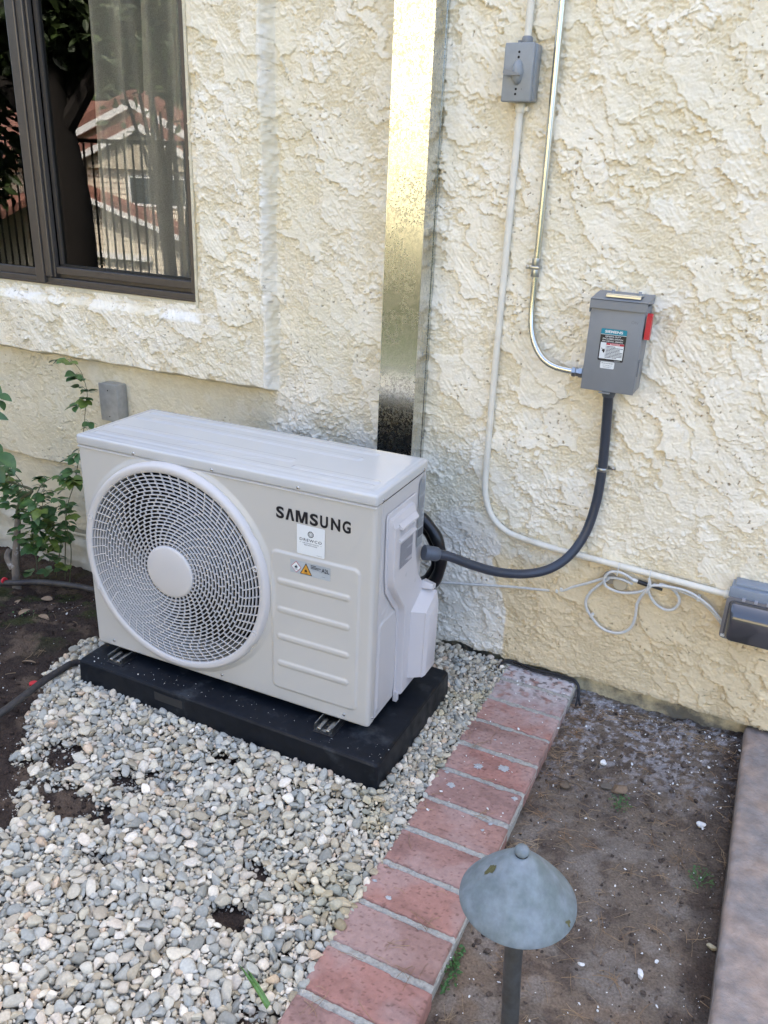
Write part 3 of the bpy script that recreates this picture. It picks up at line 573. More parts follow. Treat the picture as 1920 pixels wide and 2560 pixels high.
# black insulated hoses looping behind the unit
hs=MB()
for q,(cx,cz,rad,yy) in enumerate(((-.262,.395,.132,-.205),(-.262,.380,.105,-.165))):
    P=[(-.35+.03*q,-.05,.60),(-.345+.03*q,-.06,.52)]
    for i in range(9): a=R(115-i*29); P.append((cx+rad*math.cos(a),yy,cz+rad*1.05*math.sin(a)))
    P.append((cx-.10,yy-.05,cz-rad)); hs.tube(spline([Vector(p) for p in P],14),lambda t,q=q:.0175+.0012*math.sin(t*900),12)
hs.build('line_hose',M_hose,None,True,angle=50,label='black corrugated hose looping down behind the outdoor unit',cat='hose')
# ------------------------------------------------------------------ painted conduit and switch box
pc=empty('painted_conduit',(-.080,0,.41),label='cream painted conduit running down from the grey switch box and bending right to the outlet',cat='conduit')
def rel(P,o): return [(p[0]-o[0],p[1]-o[1],p[2]-o[2]) for p in P]
o_=(-.080,0,.41); cy=-.017
path=[(-.079,cy,1.600),(-.0800,cy,1.40),(-.081,cy,1.129),(-.0815,cy,.90),(-.080,cy,.651),(-.078,cy,.580),(-.070,cy,.535),(-.048,cy,.488),(-.010,cy,.456),(.040,cy,.440),(.153,cy,.428),(.262,cy,.4235),(.420,cy,.4165),(.546,cy,.4105),(.634,cy,.406)]
MB().tube(rel(path,o_),.0092,14,res=8).build('pipe',M_cond,pc,True,angle=50)
MB().lathe([(.0115,1.578),(.0125,1.580),(.0125,1.596),(.0105,1.601)],(-.079+.080,cy,-.41),'Z',16).box((.010,cy-.004,1.172),(.022,cy+.004,1.182)).build('coupling',M_cond,pc,True,angle=40)
pu=MB().tube([(-.077,cy,1.742),(-.077,cy,2.4),(-.077,cy,3.3)],.0092,14)
po2=pu.build('painted_conduit',M_cond,None,True,angle=50,label='cream painted conduit rising from the top of the small grey switch box',cat='conduit')
sw=empty('switch_box',(-.082,0,1.60),label='small grey weatherproof switch box with a lever on its cover, high on the wall',cat='switch box')
s_=MB().box((-.036,-.040,.002),(.040,.0,.128),.004,2); s_.build('box_body',M_grey2,sw,True,angle=40)
MB().box((-.0385,-.0525,0),(.0365,-.0402,.1285),.0035,3).build('cover_plate',M_grey2,sw,True,angle=40)
lv=MB(); rings=[]
for t in np.linspace(0,1,7):
    r=.0145*math.sqrt(max(0,1-(t*.95)**2)); rings.append([(-.0005+r*math.cos(2*math.pi*k/20)*.95,-.0525-t*.017,.064+(r*1.9)*math.sin(2*math.pi*k/20)) for k in range(20)])
lv.loft(rings).build('switch_dome',M_grey2,sw,True,angle=60)
MB().loft([[(-.032,-.062,.062),(-.030,-.062,.071),(.010,-.062,.060),(.0125,-.062,.056),(-.028,-.062,.057)],[(-.032,-.073,.062),(-.030,-.073,.071),(.010,-.073,.060),(.0125,-.073,.056),(-.028,-.073,.057)]]).build('lever',M_grey,sw)
for (x,z) in ((-.001,.108),(-.0015,.097),(-.0015,.028),(-.002,.017)): MB().lathe([(.0028,-.0526),(.0028,-.0531)],(x,0,z),'Y',14).build('screw_hole',M_dark,sw)
MB().lathe([(.0009,-.0526),(.0009,-.0531)],(.0125,0,.028),'Y',10).build('screw_hole',M_dark,sw)
MB().lathe([(.0125,.128),(.0135,.130),(.0135,.142),(.0105,.146)],(.005,cy,0),'Z',18).box((-.016,-.024,.130),(-.008,-.014,.137),.001).build('conduit_fitting',M_grey,sw,True,angle=40)
# ------------------------------------------------------------------ shiny conduit
em=empty('metal_conduit',(.005,0,1.0),label='shiny bare metal conduit curving into the left side of the grey safety switch box',cat='conduit')
o_=(.005,0,1.0); ey=-.020
path=[(-.002,ey,3.2),(-.001,ey,2.2),(.000,ey,1.819),(.004,ey,1.521),(.006,ey,1.30),(.0065,ey,1.16),(.009,-.024,1.089),(.017,-.032,1.048),(.034,-.042,1.012),(.062,-.052,.982),(.098,-.056,.966),(.150,-.056,.9605)]
MB().tube(rel(path,o_),.0089,18,res=10).build('tube',M_emt,em,True,angle=50)
MB().lathe([(.0108,1.188),(.0112,1.190),(.0112,1.205),(.0108,1.207)],(0,ey,-1.0),'Z',20).lathe([(.0108,1.216),(.0112,1.218),(.0112,1.233),(.0108,1.235)],(0,ey,-1.0),'Z',20).build('coupling',M_zinc,em,True,angle=40)
MB().box((-.0125,ey-.0125,.207),(.0125,-.004,.216),.002).box((-.030,-.012,.206),(-.010,-.008,.216),.001).lathe([(.004,-.014),(.0036,-.018),(.001,-.019)],(-.023,0,.211),'Y',10).build('strap',M_zinc,em,True,angle=40)
MB().lathe([(.0125,.138),(.0135,.139),(.0135,.148),(.0115,.150),(.0115,.156),(.0142,.157),(.0142,.166),(.0125,.168),(.0125,.174)],(0,-.056,-.0395),'X',6).build('box_connector',M_zinc,em)
# ------------------------------------------------------------------ disconnect box
db=empty('disconnect_box',(.247,0,.93),label='grey safety switch box with a red side handle and teal and black label',cat='disconnect box')
bx0,bx1=-.066,.066
MB().box((bx0,-.0965,.0),(bx1,-.002,.215),.002,2).build('enclosure',M_grey,db,True,angle=40)
MB().box((bx0-.001,-.1005,-.001),(bx1+.0005,-.0968,.2065),.0012,2).build('door',M_grey,db,True,angle=40)
hd=MB().loft([[(bx0-.004,y,z),(bx1+.004,y,z),(bx1+.004,y2,z),(bx0-.004,y2,z)] for z,y,y2 in ((.2075,-.1055,-.101),(.2065,-.1055,-.101),)])
hd=MB(); hd.box((bx0-.004,-.1065,.2055),(bx1+.004,-.1040,.2285),.0008); hd.loft([[(bx0-.004,-.1065,.2285),(bx1+.004,-.1065,.2285),(bx1+.004,-.002,.2385),(bx0-.004,-.002,.2385)],[(bx0-.004,-.1065,.2262),(bx1+.004,-.1065,.2262),(bx1+.004,-.002,.216),(bx0-.004,-.002,.216)]])
hd.box((bx0-.0045,-.1040,.195),(bx0-.0022,-.002,.2262)).build('hood',M_grey,db)
MB().box((-.038,-.078,.2345),(.048,-.028,.2385),.001,rot=Matrix.Rotation(R(-5.5),3,'X'),piv=(0,-.05,.236)).build('hub_plate',M_zinc,db)
MB().box((-.038,-.086,.2290),(.048,-.080,.2355),.001,rot=Matrix.Rotation(R(-5.5),3,'X'),piv=(0,-.05,.236)).build('hub_plate',M_zinc,db)
for x in (-.029,.038): MB().lathe([(.006,.237),(.006,.242),(.004,.2435),(.004,.247)],(x,-.045,0),'Z',6).build('bolt',M_grey2,db)
hl=MB(); pts=[(-.075,.150),(-.060,.145),(-.052,.155),(-.055,.195),(-.066,.205),(-.078,.200)]
hl.loft([[(bx1+.004,-.088,.140),(bx1+.004,-.040,.140),(bx1+.004,-.040,.158),(bx1+.004,-.088,.158)],[(bx1+.012,-.088,.140),(bx1+.012,-.040,.140),(bx1+.012,-.040,.158),(bx1+.012,-.088,.158)]])
hl.loft([[(bx1+x,y,z) for y,z in ((-.094,.140),(-.072,.138),(-.070,.150),(-.072,.196),(-.084,.203),(-.094,.198))] for x in (.004,.0145,.0165)])
hl.build('handle',M_redp,db,True,angle=35); MB().lathe([(.016,.0),(.016,.006),(.012,.008)],(bx1,-.055,.150),'X',18).build('handle_hub',M_redp,db,True,angle=40)
MB().box((bx1+.0002,-.090,.045),(bx1+.003,-.070,.085),.001).build('latch',M_grey,db)
MB().box((-.018,-.112,-.0045),(.010,-.1008,-.0015),.001).build('hasp',M_zinc,db)
MB().lathe([(.0185,.0),(.0185,-.012),(.0165,-.020),(.0150,-.024)],(-.003,-.045,-.002),'Z',20).build('conduit_connector',M_flexfit,db,True,angle=40)
E2=Decal(lambda u,v,o:(u,-.1007-o,v))
# main label local coords: x -.0465... from photo
lx0,lx1,lz0,lz1=-.034,.030,.078,.158
E2.rect('k',lx0,lz0,lx1,lz1,.0003,.003); lab=E2.g('k').build('main_label',M_ink,db,fix=False); E2.mb={}
E2.rect('t',lx0+.0002,.1445,lx1-.0002,.1578,.0006,.002); E2.text('w','SIEMENS',lx0+.010,.1478,lx1-.010,.1545,.0009,.03); E2.rect('w',lx0,.1433,lx1,.1442,.0007)
E2.text('w','GENERAL DUTY',lx0+.012,.1375,lx1-.013,.1412,.0009,.012); E2.text('w','ENCLOSED SWITCH',lx0+.0065,.1315,lx1-.0075,.1352,.0009,.012); E2.text('w','30A 240VAC, 250VDC',lx0+.0055,.1253,lx1-.0065,.1292,.0009,.012)
E2.rect('w',lx0+.003,.083,lx1-.003,.1235,.0006); E2.rect('r',lx0+.0175,.1180,lx1-.003,.1232,.0009); E2.text('w','DANGER',lx0+.031,.1193,lx1-.013,.1220,.0013,.01); E2.poly('w',[(lx0+.0265,.1190),(lx0+.0300,.1190),(lx0+.02825,.1223)],.0013)
E2.lines('g',lx0+.0185,lx1-.0045,.085,.116,9,.0009,3,th=.5); E2.rect('g',lx0+.0168,.083,lx0+.0172,.1235,.0009)
E2.poly('kk',[(lx0+.006,.1085),(lx0+.009,.106),(lx0+.0075,.103),(lx0+.010,.1015),(lx0+.0125,.097),(lx0+.0145,.099),(lx0+.0155,.104),(lx0+.0140,.108),(lx0+.0115,.107),(lx0+.0098,.1055),(lx0+.0085,.1085),(lx0+.0062,.1095)],.0009)
E2.lines('w',lx0+.042,lx1-.008,.0793,.081,1,.0009,5)
for k,m_ in (('t',M_teal),('w',M_label),('r',M_red),('g',M_ink2),('kk',M_ink)): E2.g(k).build('printing',m_,lab,fix=False)
E2.mb={}; E2.rect('w',-.025,.0585,.010,.0755,.0003,.0025); l3=E2.g('w').build('service_label',M_label,db,fix=False); E2.mb={}
E2.text('k','SERVICE DISCONNECT',-.0225,.0706,.0075,.0730,.0007,.012); E2.text('g','NOT SUITABLE AS',-.019,.0655,.004,.0675,.0007); E2.text('g','DISCONNECT',-.0175,.0610,.002,.0630,.0007)
for k,m_ in (('k',M_ink),('g',M_ink2)): E2.g(k).build('printing',m_,l3,fix=False)
E2.mb={}; E2.text('e','ON',.036,.1755,.052,.1825,-.0001,.0)
E2.g('e').build('embossed_lettering',mat('emboss',(.16,.17,.18),.4),db,fix=False)
# ------------------------------------------------------------------ flexible conduit
fl=empty('flexible_conduit',(.247,0,.6),label='dark grey flexible conduit sagging from the disconnect box to the side of the outdoor unit',cat='conduit')
o_=(.247,0,.6)
path=[(.244,-.045,.912),(.246,-.034,.86),(.249,-.028,.80),(.253,-.026,.72),(.254,-.028,.66),(.251,-.032,.59),(.238,-.048,.51),(.208,-.078,.445),(.165,-.115,.408),(.110,-.160,.398),(.050,-.225,.416),(-.005,-.288,.450),(-.060,-.345,.488),(-.105,-.385,.503)]
Q=spline([Vector(p) for p in rel(path,o_)],26)
MB().tube(Q,lambda t:.0132+.0005*math.sin(t*1100),14).build('jacket',M_flex,fl,True,angle=60)
MB().lathe([(.014,.0),(.0155,.002),(.0155,.009),(.0145,.0105)],(.247-.247+.0065,-.027,.093),'Z',18).box((.018,-.006,.094),(.040,-.0035,.103),.001).box((-.016,-.006,.094),(-.006,-.0035,.103),.001).build('strap',M_zinc,fl,True,angle=40)
screw(.031,-.006,.0985,'Y',fl,.0045)
ax=Vector((-.105+.060,-.385+.345,.503-.488)).normalized(); p0=Vector((-.113,-.391,.5055))-Vector(o_)
MB().tube([p0-ax*.046,p0-ax*.040,p0-ax*.018,p0-ax*.014],lambda t:(.0155 if t<.1 else .0195 if t<.9 else .0185),18).tube([p0-ax*.014,p0-ax*.002],.0205,18).build('conduit_connector',M_flexfit,fl,True,angle=40)
# ------------------------------------------------------------------ outlet with in-use cover
ob=empty('outlet_box',(.634,0,.30),label='grey outdoor outlet with a smoky clear bubble cover at the right edge of the wall',cat='outlet')
MB().box((.004,-.052,.014),(.150,.0,.150),.003,2).box((.012,-.046,.150),(.150,-.002,.158),.002).box((.0,-.060,.122),(.152,-.052,.150),.002).build('box_body',mat('grey_box_plastic',(.24,.275,.32),.4,var=.05),ob,True,angle=40)
def rrect(x0,z0,x1,z1,r,y,n=5):
    P=[]
    for cx,cz,a0 in ((x1-r,z0+r,-90),(x1-r,z1-r,0),(x0+r,z1-r,90),(x0+r,z0+r,180)):
        for i in range(n): a=R(a0+i*90/(n-1)); P.append((cx+r*math.cos(a),y,cz+r*math.sin(a)))
    return P
cv=MB().loft([rrect(-.002,.0,.155,.124,.012,-.0605),rrect(-.002,.0,.155,.124,.012,-.066)]); cv.build('cover_rim',mat('smoky_rim',(.20,.19,.19),.25,spec=.7),ob,True,angle=40)
b2=MB().loft([rrect(.006,.006,.150,.117,.012,-.0662),rrect(.010,.010,.147,.113,.012,-.078),rrect(.016,.014,.142,.090,.012,-.100),rrect(.022,.018,.136,.080,.012,-.104)]); b2.build('bubble_cover',mat('smoky_bubble',(.045,.045,.05),.12,spec=.9,coat=.5),ob,True,angle=50)
for x in (.035,.065,.095): MB().box((x,-.068,.119),(x+.008,-.0535,.127),.001).build('hinge',mat('hinge',(.36,.35,.37),.3),ob)
MB().box((.002,-.067,.004),(.012,-.0605,.012),.001).build('latch',M_clip,ob)
MB().lathe([(.0115,-.010),(.0125,-.008),(.0125,.0),(.010,.004)],(-.0,cy,.106),'X',18).build('conduit_fitting',M_cond,ob,True)
# ------------------------------------------------------------------ white cable with loops
cb=empty('white_cable',(.42,0,.39),label='white cable clipped along the wall and looped loosely under the painted conduit',cat='cable')
o_=(.42,0,.39)
def cab(P,r=.0040): 
    MB().tube(rel(P,o_),r,9,res=8).build('cable_run',M_cable,cb,True,angle=60)
cab([(-.30,-.10,.19),(-.25,-.02,.212),(-.191,-.012,.225),(-.093,-.012,.244),(.037,-.011,.269),(.174,-.012,.293),(.219,-.014,.319),(.264,-.014,.345),(.301,-.015,.368),(.329,-.020,.380),(.355,-.024,.383),(.385,-.024,.376)])
cab([(.388,-.026,.388),(.372,-.028,.398),(.348,-.030,.406),(.322,-.030,.402),(.309,-.030,.386),(.306,-.028,.368),(.317,-.026,.350),(.353,-.024,.342),(.390,-.024,.350),(.418,-.026,.366),(.436,-.028,.386),(.458,-.028,.3925),(.496,-.028,.396),(.540,-.028,.392),(.585,-.030,.372),(.612,-.032,.352),(.640,-.036,.326)])
cab([(.318,-.022,.376),(.302,-.020,.358),(.284,-.018,.336),(.267,-.017,.308),(.262,-.017,.280),(.272,-.017,.254),(.293,-.017,.230),(.312,-.017,.214),(.336,-.018,.206),(.362,-.019,.207),(.385,-.020,.218),(.401,-.020,.240),(.407,-.020,.276),(.406,-.022,.318),(.416,-.025,.352),(.432,-.029,.382),(.426,-.030,.408)])
cab([(.424,-.020,.378),(.431,-.018,.360),(.442,-.017,.342),(.458,-.017,.327),(.482,-.017,.318),(.502,-.017,.324),(.513,-.017,.341),(.514,-.017,.360),(.500,-.018,.380),(.478,-.020,.392),(.455,-.022,.394)])
cab([(.44,-.022,.390),(.50,-.022,.388),(.56,-.023,.376),(.60,-.025,.352),(.636,-.030,.318)],.0028)
MB().tube(rel([(.384,-.026,.391),(.392,-.026,.390)],o_),.0055,10).tube(rel([(.392,-.026,.390),(.398,-.026,.3893)],o_),.0048,6).build('plug',M_clip,cb,True)
MB().tube(rel([(.398,-.026,.3893),(.424,-.026,.386)],o_),.0062,10).tube(rel([(.424,-.026,.386),(.466,-.024,.380)],o_),.0042,8).build('plug',M_blk,cb,True)
for (x,y,z) in ((.174,-.012,.293),(.186,-.012,.302),(.286,-.016,.242),(.563,-.026,.378)):
    MB().box((x-.42-.004,y-.006,z-.39-.005),(x-.42+.004,-.004,z-.39+.005),.001).lathe([(.0022,y-.0062),(.0015,y-.0105)],(x-.42-.001,0,z-.39+.006),'Y',8).build('clip',M_clip,cb)
MB().tube(rel([(.427,-.030,.360),(.427,-.034,.395),(.4275,-.032,.428),(.4275,-.018,.4285)],o_),.0016,6,res=4).build('cable_tie',M_clip,cb)
MB().tube(rel([(.340,-.034,.395),(.340,-.033,.428),(.340,-.018,.430)],o_),.0016,6,res=4).build('cable_tie',M_clip,cb)
MB().lathe([(.020,-.004),(.020,-.008),(.018,-.010)],(.318,0,.372),'Y',24).build('wall_bushing',mat('bushing',(.30,.27,.22),.7),None,True,angle=40,label='upper left round wall bushing painted brown behind the white cable loops',cat='bushing',group='bushings behind the cable')
MB().lathe([(.021,-.004),(.021,-.013),(.018,-.016)],(.350,0,.362),'Y',24).build('wall_bushing',mat('bushing_cream',(.50,.43,.30),.7),None,True,angle=40,label='lower right cream round wall bushing behind the white cable loops',cat='bushing',group='bushings behind the cable')
# left junction box
jb=empty('junction_box',(-1.497,0,.56),label='weathered blank junction box on the wall just behind the left end of the outdoor unit',cat='junction box')
MB().box((-.040,-.048,.0),(.040,.0,.132),.003,2).build('box_body',M_boxst,jb,True,angle=40); MB().box((-.0425,-.0515,-.003),(.0405,-.0482,.1335),.001).build('cover_plate',M_boxst,jb)
MB().lathe([(.0024,-.0517),(.0024,-.0521)],(-.001,0,.110),'Y',10).build('screw_hole',M_dark,jb)
MB().lathe([(.0024,-.0517),(.0024,-.0521)],(-.001,0,.014),'Y',10).build('screw_hole',M_dark,jb)
MB().tube([(0,-.022,.0),(0,-.022,-.60)],.018,14).build('conduit_stub',M_boxst,jb,True)
# ------------------------------------------------------------------ ground
def G(x,y):
    left=ss(-1.15,-1.75,x)*ss(-.75,-.05,y)
    z=np.where(x>.155,-.043,-.030)-.115*left+.010*fbm(x*2.2,y*2.2,2,7)
    z=z+np.where(x>.155,-.004,.006*ss(-1.6,-.8,y)*ss(-1.2,-.9,x))
    return z
def ground():
    st=.0055; xs=np.arange(-2.7,.98,st); ys=np.arange(-2.15,.06,st); X,Y=np.meshgrid(xs,ys)
    Z=G(X,Y); f=fbm(X*22,Y*22,4,3,.55); f2=fbm(X*95,Y*95,3,4,.6); right=ss(.2,.3,X)
    calm=right*ss(-.45,-.7,Y+.1*fbm(X*4,Y*4,2,5)); rough=1-.35*calm
    Z=Z+f*.0065*rough+f2*.0036*rough+.004*fbm(X*6,Y*6,2,9)
    b=ss(.06,.0,np.minimum.reduce([X-xs[0],xs[-1]-X,Y-ys[0],.2+0*Y])); Z=Z*(1-b)+(-.045)*b
    C=np.zeros(X.shape+(3,)); dark=np.array([.050,.036,.029]); brown=np.array([.185,.145,.110]); grey=np.array([.27,.235,.20]); moss=np.array([.045,.055,.018]); pow_=np.array([.46,.44,.44]); tan=np.array([.23,.165,.115])
    C[:]=dark
    def mixc(c,m): nonlocal C; m=np.clip(m,0,1)[...,None]; C=C*(1-m)+c*m
    mixc(brown,right*1.0); mixc(tan,right*ss(-.2,.5,fbm(X*4,Y*4,3,12))*ss(-.7,-1.0,Y)*.7); mixc(dark*1.6,right*ss(.1,.45,fbm(X*12,Y*12,5,13,.6))*.55)
    mixc(grey,right*ss(-.1,.45,fbm(X*11,Y*11,4,14))*.55*calm)
    mixc(pow_,right*ss(-.05,.42,fbm(X*34,Y*34,5,15,.7)+.5*fbm(X*6,Y*6,2,19))*ss(-.50,-.12,Y-.25*(X-.5))*.8)
    mixc(dark,right*ss(.66,.74,X+.03*fbm(X*9,Y*9,3,18))*.75)
    mixc(moss,ss(.05,.4,fbm(X*8,Y*8,4,16))*ss(-1.2,-1.35,X)*ss(-.75,-.5,Y)*.7); mixc(tan*.8,(1-right)*ss(.15,.5,fbm(X*7,Y*7,4,17))*.5)
    mixc(np.array([.055,.035,.022]),ss(-.25,-.1,Y)*ss(-1.2,-1.3,X)*.6)
    V=np.stack([X,Y,Z],-1).reshape(-1,3); Fq=gridF(*X.shape); Cc=C.reshape(-1,3)
    # far sheet: quads round the fine patch, stepping down to the neighbour's lower yard
    n0=len(V); gx=[-90,-30,-14,xs[0],xs[-1],8,30,90]; gy=[-140,-40,-20,-9.0,-6.5,-4.3,-3.75,-3.70,-2.9,-2.85,ys[0],ys[-1],4,12,60]
    GV=[];idx={}
    for j,yy in enumerate(gy):
        for i,xx in enumerate(gx):
            z=-.045 if yy>-6.6 else -2.0
            idx[(i,j)]=n0+len(GV); GV.append((xx,yy,z))
    FF=[(idx[(i,j)],idx[(i+1,j)],idx[(i+1,j+1)],idx[(i,j+1)]) for j in range(len(gy)-1) for i in range(len(gx)-1) if not (i==3 and j==10)]
    GC_=[(.022,.034,.012) if (yy<-3.72) else (.17,.16,.14) if yy<-2.87 else (.06,.045,.035) for yy in gy for xx in gx]
    V=np.vstack([V,np.array(GV)]); Fq=np.vstack([Fq,np.array(FF)]); Cc=np.vstack([Cc,np.array(GC_)])
    mesh_obj('ground',V,Fq,M_soil,None,True,Cc,kind='structure',label='dark garden soil around the gravel bed',)
ground()
# concrete path at right
prof=[(.757,-.12),(.755,-.030),(.7555,-.010),(.760,-.003),(.768,-.0005),(.790,.0)]
ys=np.linspace(.012,-2.4,160); V=[];n=len(prof)+14
for y in ys:
    jg=.0022*float(perlin(np.array([y*9.]),np.array([3.3]),2)[0])
    row=[(x+jg,y,z) for x,z in prof]+[(.79+.10*(i+1)-.0,y,.0012*float(perlin(np.array([i*.9]),np.array([y*3.]),4)[0])) for i in range(14)]
    V+=row
m_=len(ys); mesh_obj('concrete_path',V,gridF(m_,n)[:,::-1].copy(),M_conc,None,True,label='mottled pinkish grey concrete path along the right edge',kind='structure')
MB().box((.7545,-2.4,-.14),(.7585,.012,-.0305)).box((.79,-2.86,-.14),(2.2,-2.4,-.001)).build('concrete_path',M_concedge,None,kind='structure')
# ------------------------------------------------------------------ brick edging
be=empty('brick_edging',(.155,-.7,0),label='row of red clay bricks with grey mortar joints dividing gravel from bare soil',cat='brick edging')
bl=rng.permutation(6); bcol=[(.36,.205,.165),(.33,.185,.152),(.375,.195,.155),(.31,.188,.156),(.38,.195,.158),(.325,.195,.165)]
joints=[-.091,-.208,-.326,-.444,-.564,-.684,-.802,-.920,-1.040,-1.159,-1.277,-1.397,-1.517,-1.637,-1.757,-1.877,-1.997]
prev=-.012
for i,jy in enumerate(joints):
    y1=prev; y0=jy+.002; nx=74; ny=34
    if i==0: y0=jy+.004
    x0=.050-.004*(i/8)+rng.uniform(-.003,.003); x1=.272+rng.uniform(-.004,.004)
    us=np.linspace(0,1,nx); vs=np.linspace(0,1,ny); U,Vv=np.meshgrid(us,vs)
    X=x0+(x1-x0)*U; Y=y0+(y1-y0)*Vv; d=np.minimum.reduce([X-x0,x1-X,Y-y0,y1-Y])
    ej=.0035+.0022*fbm(X*30,Y*30,2,i); Z=-.006*np.clip(1-d/np.maximum(ej,.001),0,1)**2+rng.uniform(-.0015,.0015)+.0006*fbm(X*60,Y*60,3,i+3)-.0012*(fbm(X*90,Y*90,2,i+9)>.42)
    chip=fbm(X*18+i*3,Y*18,3,50+i); Z=Z-.004*ss(.35,.6,chip)*np.clip(1-d/.012,0,1)
    tw=rng.uniform(-.012,.012); Y=Y+(X-.16)*tw
    base=np.array(bcol[i%6]); C=np.broadcast_to(base,X.shape+(3,)).copy()
    def mx(c,m):
        global C_; 
        m=np.clip(m,0,1)[...,None]; return C*(1-m)+np.array(c)*m
    C=mx(base*.72,ss(0,.5,fbm(X*9,Y*22,4,60+i))*.6); C=mx((.40,.27,.235),ss(-.1,.5,fbm(X*6,Y*6,4,70+i))*.7); C=mx((.14,.07,.055),ss(.52,.66,fbm(X*75,Y*150,3,80+i))*.6)
    if y1>-.30: C=mx((.56,.53,.52),ss(-.34,-.0,Y+.05*fbm(X*14,Y*14,4,7))*.95*ss(-.5,.3,fbm(X*30,Y*30,4,8)+.35)); C=mx((.13,.11,.10),ss(.25,.5,fbm(X*50,Y*50,3,5))*ss(-.22,-.08,Y)*.8)
    top_=np.stack([X,Y,Z],-1).reshape(-1,3); F=[tuple(f) for f in gridF(ny,nx)]
    # skirt
    ring=[j for j in range(nx)]+[r*nx+nx-1 for r in range(1,ny)]+[(ny-1)*nx+j for j in range(nx-2,-1,-1)]+[r*nx for r in range(ny-2,0,-1)]
    V=[tuple(v) for v in top_]; cc=[tuple(c) for c in C.reshape(-1,3)]
    for lev in (-.020,-.058):
        b0=len(V)
        for r in ring: V.append((V[r][0],V[r][1],lev)); cc.append(cc[r])
        if lev==-.020: r1=list(range(b0,len(V))); F+=[(ring[k],r1[k],r1[(k+1)%len(ring)],ring[(k+1)%len(ring)]) for k in range(len(ring))]
        else: r2=list(range(b0,len(V))); F+=[(r1[k],r2[k],r2[(k+1)%len(ring)],r1[(k+1)%len(ring)]) for k in range(len(ring))]
    V=np.array(V)-np.array([.155,-.7,0]); o=mesh_obj('brick',V,F,M_brick,be,True,np.array(cc)); o.data.set_sharp_from_angle(angle=R(60))
    prev=jy-.013
xs=np.arange(.048,.2745,.003); ys=np.arange(-2.0,-.004,.003); X,Y=np.meshgrid(xs,ys); jm=np.zeros_like(Y)
for jy in joints: jm=np.maximum(jm,((Y>jy-.0135)&(Y<jy+.0025)).astype(float))
Z=-.0095+.0065*jm+.0022*fbm(X*60,Y*60,3,21)-.004*ss(.008,0,np.minimum(X-.048,.2740-X))+.002*fbm(X*14,Y*14,2,23)
mo=mesh_obj('mortar',np.stack([X,Y,Z],-1).reshape(-1,3)-np.array([.155,-.7,0]),gridF(*X.shape),M_mortar,be,True)
MB().box((.0485-.155,-1.3,-.07),(.0505-.155,.695,-.008)).box((.268-.155,-1.3,-.07),(.2705-.155,.690,-.008)).box((.05-.155,.64,-.05),(.27-.155,.695,-.005)).build('mortar_bed',M_mortar,be)
for k_,(x,y,r) in enumerate(((.135,-.524,.013),(.196,-.500,.0145),(.098,-.626,.010),(.257,-.595,.008),(.139,-.401,.006),(.158,-.405,.005),(.231,-.707,.005),(.22,-.735,.004),(.07,-.586,.005),(.062,-.988,.005),(.108,-1.015,.006))):
    n=26; V=[(x-.155,y+.7,.0022)]; 
    for i in range(n): a=2*math.pi*i/n; rr=r*(1+.35*random.uniform(-1,1)); V.append((x+rr*math.cos(a)-.155,y+rr*.85*math.sin(a)+.7,.0008))
    mesh_obj('lichen_spot',V,[(0,i+1,(i+1)%n+1) for i in range(n)],M_lichen,be)
# ------------------------------------------------------------------ stones
def ico(sub):
    bm=bmesh.new(); bmesh.ops.create_icosphere(bm,subdivisions=sub,radius=1); bm.verts.index_update(); V=np.array([v.co[:] for v in bm.verts]); F=np.array([[v.index for v in f.verts] for f in bm.faces]); bm.free(); return V,F
def proto(sub,seed,ang=.5):
    r=np.random.default_rng(seed); V,F=ico(sub); V=V.copy()
    for k in range(r.integers(7,13)):
        d=r.normal(size=3); d/=np.linalg.norm(d); t=r.uniform(.45,.85); s=V@d; ex=np.maximum(s-t,0); V-=np.outer(ex*(.93+.06*ang),d)
    ph=r.uniform(0,6,(3,3)); V*=1+.07*np.sin(V[:,:1]*2.3+ph[0,0])*np.sin(V[:,1:2]*2.1+ph[0,1])+.04*np.sin(V[:,2:3]*5+ph[1,1])
    V/=np.abs(V).max(0); V*=np.array([1,r.uniform(.55,.95),r.uniform(.42,.8)]); return V,F
PR2=[proto(3,i) for i in range(12)]; PR1=[proto(2,i+50) for i in range(12)]
def scatter(name,P,rad,cols,protos,mat,seed=0,flat=1,tilt=.5,parent=None,**k):
    r=np.random.default_rng(seed); VV=[];FF=[];CC=[];n0=0; N=len(P); pi=r.integers(0,len(protos),N)
    az=r.uniform(0,6.283,N); tx=r.normal(0,tilt,N); ty=r.normal(0,tilt,N)
    for q,(V,F) in enumerate(protos):
        I=np.where(pi==q)[0]
        if not len(I): continue
        v=V[None]*rad[I,None,None]*np.array([1,1,flat]); v=np.repeat(v,1,0)
        def rot(v,a,i,j): c=np.cos(a)[:,None];s=np.sin(a)[:,None]; x=v[...,i]*c-v[...,j]*s; y=v[...,i]*s+v[...,j]*c; v=v.copy(); v[...,i]=x; v[...,j]=y; return v
        v=rot(v,tx[I],1,2); v=rot(v,ty[I],0,2); v=rot(v,az[I],0,1); v=v+P[I][:,None,:]
        VV.append(v.reshape(-1,3)); CC.append(np.repeat(cols[I],len(V),0)); m=len(V)
        FF.append((F[None]+(np.arange(len(I))*m)[:,None,None]+n0).reshape(-1,3)); n0+=len(I)*m
    return mesh_obj(name,np.vstack(VV),np.vstack(FF),mat,parent,True,np.vstack(CC),**k)
pal=np.array([1.08,1.0,.88])*.95*np.array([lin(h) for h in ('b9b9b2','a8acaa','c8c5ba','9da3a4','d6d3ca','b4ae9f','c0bdb0','979a97','a39c8c','cfc9c0','bcb6aa','b0b4b3','c9b8a6','e0ddd6')])
pal_p=np.array([14,12,12,9,6,8,12,7,4,7,9,11,2,3],float); pal_p/=pal_p.sum()
